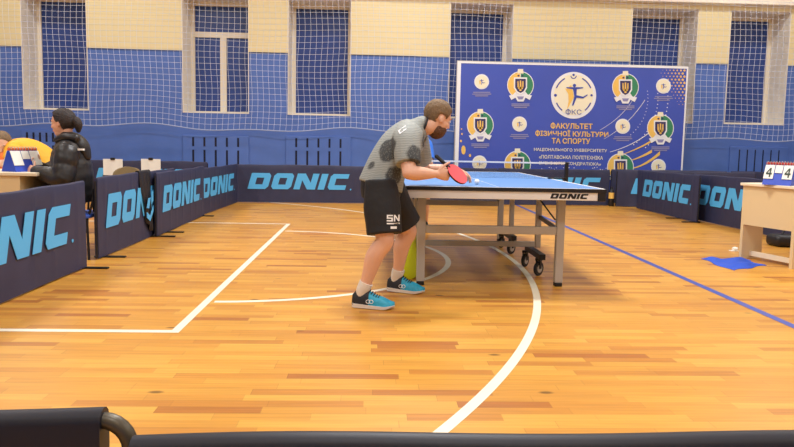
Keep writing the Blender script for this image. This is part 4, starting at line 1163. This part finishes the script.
def chair(label, loc, yaw, seat_m, back_m, seat_h=.45, back_h=.8, oval=False):
    r = thing('chair', label, 'chair', loc, 'officials chairs'); r.rotation_euler = (0, 0, yaw)
    B = MB(); B.bbox((-.2,-.2,seat_h-.035), (.2,.2,seat_h), .012); B.build('seat', seat_m, r, world=False, smooth=True)
    for x in (-.17, .17):
        for y in (-.17, .17):
            B = MB(); B.tube([(x, y, seat_h-.03), (x*1.12, y*1.12, 0)], .011); B.build('leg', M['black_metal'], r, world=False, smooth=True)
        B = MB(); B.tube([(x*.95, .18, seat_h-.02), (x*.95, .23, back_h-.08)], .011); B.build('back_post', M['black_metal'], r, world=False, smooth=True)
    B = MB(); n = 24
    def sec(z, hw, th, yy): return [Vector((hw*math.cos(2*PI*k/n), yy+th*math.sin(2*PI*k/n)-.05*(1-(math.cos(2*PI*k/n))**2)*.3, z)) for k in range(n)]
    z0, z1 = back_h-.2, back_h
    B.loft([sec(z0+(z1-z0)*t, .2*(math.sqrt(max(.02, 1-abs(2*t-1)**2.6)) if oval else 1-.06*abs(2*t-1)**4), .018, .235) for t in [i/12 for i in range(13)]])
    B.build('backrest', back_m, r, world=False, smooth=True)
    return r
seat_z = .47
chair('blue-seated chair under the woman in the black jacket', (WJ['pel'].x+.03, WJ['pel'].y, 0), -PI/2, M['seat_blue'], M['black'], .395, .62)
cc = px(112, 172, 7.3)
chair('chair with rounded olive backrest behind the barrier with the towel', (cc.x, 7.3, 0), math.radians(243), M['seat_blue'], M['olive'], .45, px(114, 166, 7.3).z, oval=True)

def leaning_person():
    Y0 = 6.42
    r = thing('person', 'person in a yellow and orange jersey bending low behind the scoring desk', 'person', (px(20, 200, Y0).x, Y0, 0))
    P = lambda a, b, y=Y0: px(a, b, y)
    SD = Vector((.25, 1, 0)).normalized()
    J = dict(pel=P(50, 168, Y0+.12), waist=P(38, 156, Y0+.08), chest=P(25, 151, Y0+.02), upper=P(12, 150, Y0-.04), neck=P(5, 148, Y0-.08),
             hipR=P(50, 172, Y0+.22), hipL=P(50, 172, Y0+.0), kneeR=P(44, 205, Y0+.25), kneeL=P(46, 205, Y0+.0),
             shR=P(10, 151, Y0+.12), shL=P(14, 150, Y0-.2), elR=P(2, 164, Y0+.16), elL=P(10, 163, Y0-.26), wrR=P(-14, 165, Y0+.05), wrL=P(-10, 164, Y0-.3), foot=Vector((-1,0,0)))
    J['ankR'] = Vector((J['kneeR'].x+.12, J['kneeR'].y, .09)); J['ankL'] = Vector((J['kneeL'].x+.12, J['kneeL'].y, .09))
    HM = fill_head_matrix(P(2, 145, Y0-.16), Vector((.35, -.8, -.42)))
    b = MB(); figure_body(b, J, SD, HM, .98); fuse(b, 'body', M['skin'], r, .008, 3)
    face_parts(HM, r, .98, M['hair_brown'])
    cap_mesh('hair', M['hair_brown'], r, HM, (-.013, 0, .034), (.106, .084, .1), lambda q: sstep(.0, .02, .05-q.x+.55*(q.z-.04))*sstep(-.07,-.04,q.z))
    sh = shirt_on(J, SD, 'jersey', M['yellow_jacket'], r, .8, hem=-.1, grow=.98, sleeve_r=.078)
    t = MB(); chain(t, dense([(P(8, 158, Y0-.2), .09, .07), (P(4, 168, Y0-.2), .1, .075), (P(0, 176, Y0-.18), .1, .07)]), SD, 16); fuse(t, 'orange_panel', M['orange'], sh, .009, 2)
    s_ = MB(); chain(s_, dense([(J['pel'].lerp(J['waist'], .3), .165, .125), (J['pel'], .175, .13), (J['pel']+Vector((0,0,-.1)), .17, .12)]), SD, 20)
    for q in 'RL':
        chain(s_, dense([(J['hip'+q], .1), (J['knee'+q], .075)]), SD, 14); chain(s_, dense([(J['knee'+q], .073), (J['ank'+q], .055)]), SD, 14)
        shoe(r, (J['ank'+q].x+.07, J['ank'+q].y, 0), PI, up_a=M['shoe_black'], up_b=M['shoe_black'])
    fuse(s_, 'trousers', M['shorts'], r, .009, 3)
leaning_person()

# white sheets clipped over the spare barrier
for x, lab in ((112.5, 'white paper sheet clipped on the spare barrier above the olive chair'), (150.5, 'white paper sheet clipped on the spare barrier above the black towel')):
    a = px(x, 165, 12.0).x; zt = px(x, 159, 12.0).z
    r = thing('paper_sheet', lab, 'paper', (a, 12.01, zt), 'white sheets on the spare barrier')
    B = MB(); n = 10; w_ = .178
    B.loft([[Vector((a-w_+2*w_*i/n, 12.02+.004*math.sin(i), z)) for z in (zt-.3, zt)] + [Vector((a-w_+2*w_*i/n, 12.024+.004*math.sin(i), z)) for z in (zt, zt-.3)] for i in range(n+1)])
    B.build('sheet', M['card'], r)
    B = MB(); B.bbox((a-.04, 12.0, zt-.02), (a+.04, 12.04, zt+.025), .006); B.build('clip', M['black'], r)

# towel over the barrier end
def towel():
    c = (BX-.065, 7.22); Lw = .33
    r = thing('towel', 'black towel with pale blue chevron hanging over the end of a lettered barrier', 'towel', (c[0], c[1], .7))
    ya, yb = px(146, 240, 1).y, 0
    y0, y1 = 6.60, 6.93
    n = 24; T = .022; rings = []; h = .733
    for i in range(n+1):
        y = y0+(y1-y0)*i/n; t = i/n
        drop = .14+.42*sstep(0, .6, t)+.06*sstep(.6, 1, t) + .02*math.sin(9*t)
        prof = []
        xx = BX-.058
        for q in range(13):
            z = h-drop*(1-q/12); prof.append(Vector((xx+T+.012*math.sin(t*20+z*6)*(1-q/12)+.012*(1-q/12), y, z-T)))
        for a in (30, 60, 90, 120, 150): prof.append(Vector((xx+T*math.cos(math.radians(a)), y, h-T+T*math.sin(math.radians(a)))))
        for q in range(6): prof.append(Vector((xx-T, y, h-T-.3*q/5)))
        back = [p+Vector((-.004 if k < 15 else .004, 0, -.003)) for k, p in enumerate(prof)][::-1]
        rings.append(prof+back)
    m_ = MB(); m_.loft(rings); o = m_.build('cloth', M['shoe_black'], r, smooth=True)
    g = MB(); xx = BX-.058+T+.03
    for pl in ([(0,.0),(.1,-.05),(.2,.05),(.2,.11),(.1,.01),(0,.06)], [(.0,.10),(.07,.09),(.12,.2),(.05,.2)], [(.14,.13),(.2,.16),(.2,.27),(.16,.25)]):
        T4 = Matrix(((0,-1,0,xx),(1,0,0,y0+.12),(0,0,1,.24),(0,0,0,1)))
        g.prism(pl, .003, T4)
    g.build('chevron', M['letter'], o)
towel()

# ------------------------------------------------------------------ right scoring desk and things round it
def right_desk():
    p = Vector((3.62, 6.10)); q = Vector((3.79, 5.55)); d = (q-p); L = d.length; yaw = math.atan2(d.y, d.x)
    r = thing('desk', 'beige scoring desk at the right edge with an open footwell', 'desk', (p.x, p.y, 0), 'beige scoring desks')
    r.rotation_euler = (0, 0, yaw); W_ = 1.2; h = .745; t = .025     # local x along the visible end, local y away from the court
    B = MB(); B.bbox((-.02,-.02,h-.026), (L+.02,W_+.02,h), .004); B.build('desktop', M['desk_edge'], r, world=False)
    B = MB(); B.box((.0, 0, .34), (L, .02, h-.026)); B.build('end_panel', M['desk'], r, world=False)
    for x0, x1 in ((0, .03), (L-.03, L)):
        B = MB(); B.box((x0, 0.0, 0), (x1, .26, .34)); B.build('leg_panel', M['desk'], r, world=False)
        B = MB(); B.box((x0, W_-.26, 0), (x1, W_, h-.026)); B.build('leg_panel', M['desk'], r, world=False)
    B = MB(); B.box((.03, .1, .03), (L-.03, .13, .075)); B.build('foot_rail', M['desk_edge'], r, world=False)
    B = MB(); B.box((.03, .02, .34), (.05, W_-.02, h-.03)); B.build('back_panel', M['desk'], r, world=False)
right_desk()
sr = px(779, 186, 5.75)
scoreboard('blue flip scoreboard showing two fours on the right scoring desk', (sr.x+.035, 5.80, .746), math.radians(-50), True, wd=.235, hh=.185, dp=.19)

def floor_cloth():
    P = [px(0, 0, 1)]
    def g(x, y):
        d = _F + CR*((x-397)/FPX) + CU*((PPY-y)/FPX); k = CAM_H/-d.z; return Vector((d.x*k, d.y*k, 0))
    A, B_, Cc, D = g(701, 259), g(742, 258.5), g(764, 265.5), g(732, 270.5)
    n = 28; rnd = random.Random(4); rows = []
    for i in range(n+1):
        row = []
        for j in range(n+1):
            u, v = i/n, j/n
            p = (A*(1-u)+B_*u)*(1-v) + (D*(1-u)+Cc*u)*v
            e = min(u, 1-u, v, 1-v)
            z = .004 + min(1, e*8)*(.012+.011*math.sin(u*9+v*4)+.009*math.sin(v*13-u*5))
            p = p + Vector((.02*math.sin(v*8), .02*math.sin(u*10), 0)); row.append(Vector((p.x, p.y, max(.004, z))))
        rows.append(row)
    m_ = MB(); k = n+1
    vs = [p for r_ in rows for p in r_]; lo = [Vector((p.x, p.y, .0008)) for p in vs]
    fs = [(i*k+j, (i+1)*k+j, (i+1)*k+j+1, i*k+j+1) for i in range(n) for j in range(n)]
    N_ = len(vs); fs += [tuple(q+N_ for q in f[::-1]) for f in fs]
    rim = [i*k for i in range(k)] + [n*k+j for j in range(1, k)] + [i*k+n for i in range(n-1, -1, -1)] + [j for j in range(n-1, 0, -1)]
    fs += [(rim[i], rim[(i+1) % len(rim)], rim[(i+1) % len(rim)]+N_, rim[i]+N_) for i in range(len(rim))]
    m_.add(vs+lo, fs)
    tag(m_.build('cloth', M['cloth_blue'], smooth=True), 'crumpled blue cloth lying on the floor before the right desk', 'cloth')
floor_cloth()
def scrap():
    d = _F + CR*((735-397)/FPX) + CU*((PPY-251)/FPX); k = CAM_H/-d.z; c = Vector((d.x*k, d.y*k, 0))
    m_ = MB(); rnd = random.Random(8)
    m_.ell((c.x, c.y, .02), (.03, .03, .02), None, 8); m_.v = [v + Vector((rnd.uniform(-.005,.005), rnd.uniform(-.005,.005), rnd.uniform(0,.006))) for v in m_.v]
    m_.box((c.x-.05, c.y-.03, .0005), (c.x+.03, c.y+.03, .006))
    tag(m_.build('paper_scrap', M['card']), 'small white paper scrap on the floor beside the right desk leg', 'paper')
scrap()
def black_bag():
    d = _F + CR*((788-397)/FPX) + CU*((PPY-246)/FPX); k = CAM_H/-d.z; c = Vector((d.x*k, d.y*k, 0))
    r = thing('backpack', 'black bag on the floor seen through the right desk footwell', 'bag', c)
    B = MB(); B.bbox((c.x-.2, c.y-.12, 0), (c.x+.25, c.y+.12, .13), .04); B.build('pouch', M['black'], r, smooth=True)
    B = MB(); B.tube([(c.x-.08, c.y, .12), (c.x-.05, c.y, .2), (c.x+.07, c.y, .2), (c.x+.1, c.y, .12)], .012); B.build('strap', M['black'], r, smooth=True)
black_bag()
def gap_post():
    c = px(609.5, 206, 11.62)
    r = thing('bottle', 'black bottle with a yellow band standing in the gap between two back barriers', 'bottle', (c.x, 11.55, 0))
    T = Matrix.Translation((c.x, 11.55, 0))
    B = MB(); B.lathe([(1e-4,0),(.045,0),(.05,.01),(.05,.14),(1e-4,.14)], T, 18); B.build('body', M['black'], r, smooth=True)
    B = MB(); B.lathe([(1e-4,.14),(.05,.14),(.05,.25),(1e-4,.25)], T, 18); B.build('band', M['gold'], r, smooth=True)
    B = MB(); B.lathe([(1e-4,.25),(.048,.25),(.03,.30),(.022,.31),(.022,.35),(1e-4,.355)], T, 18); B.build('cap', M['black'], r, smooth=True)
gap_post()
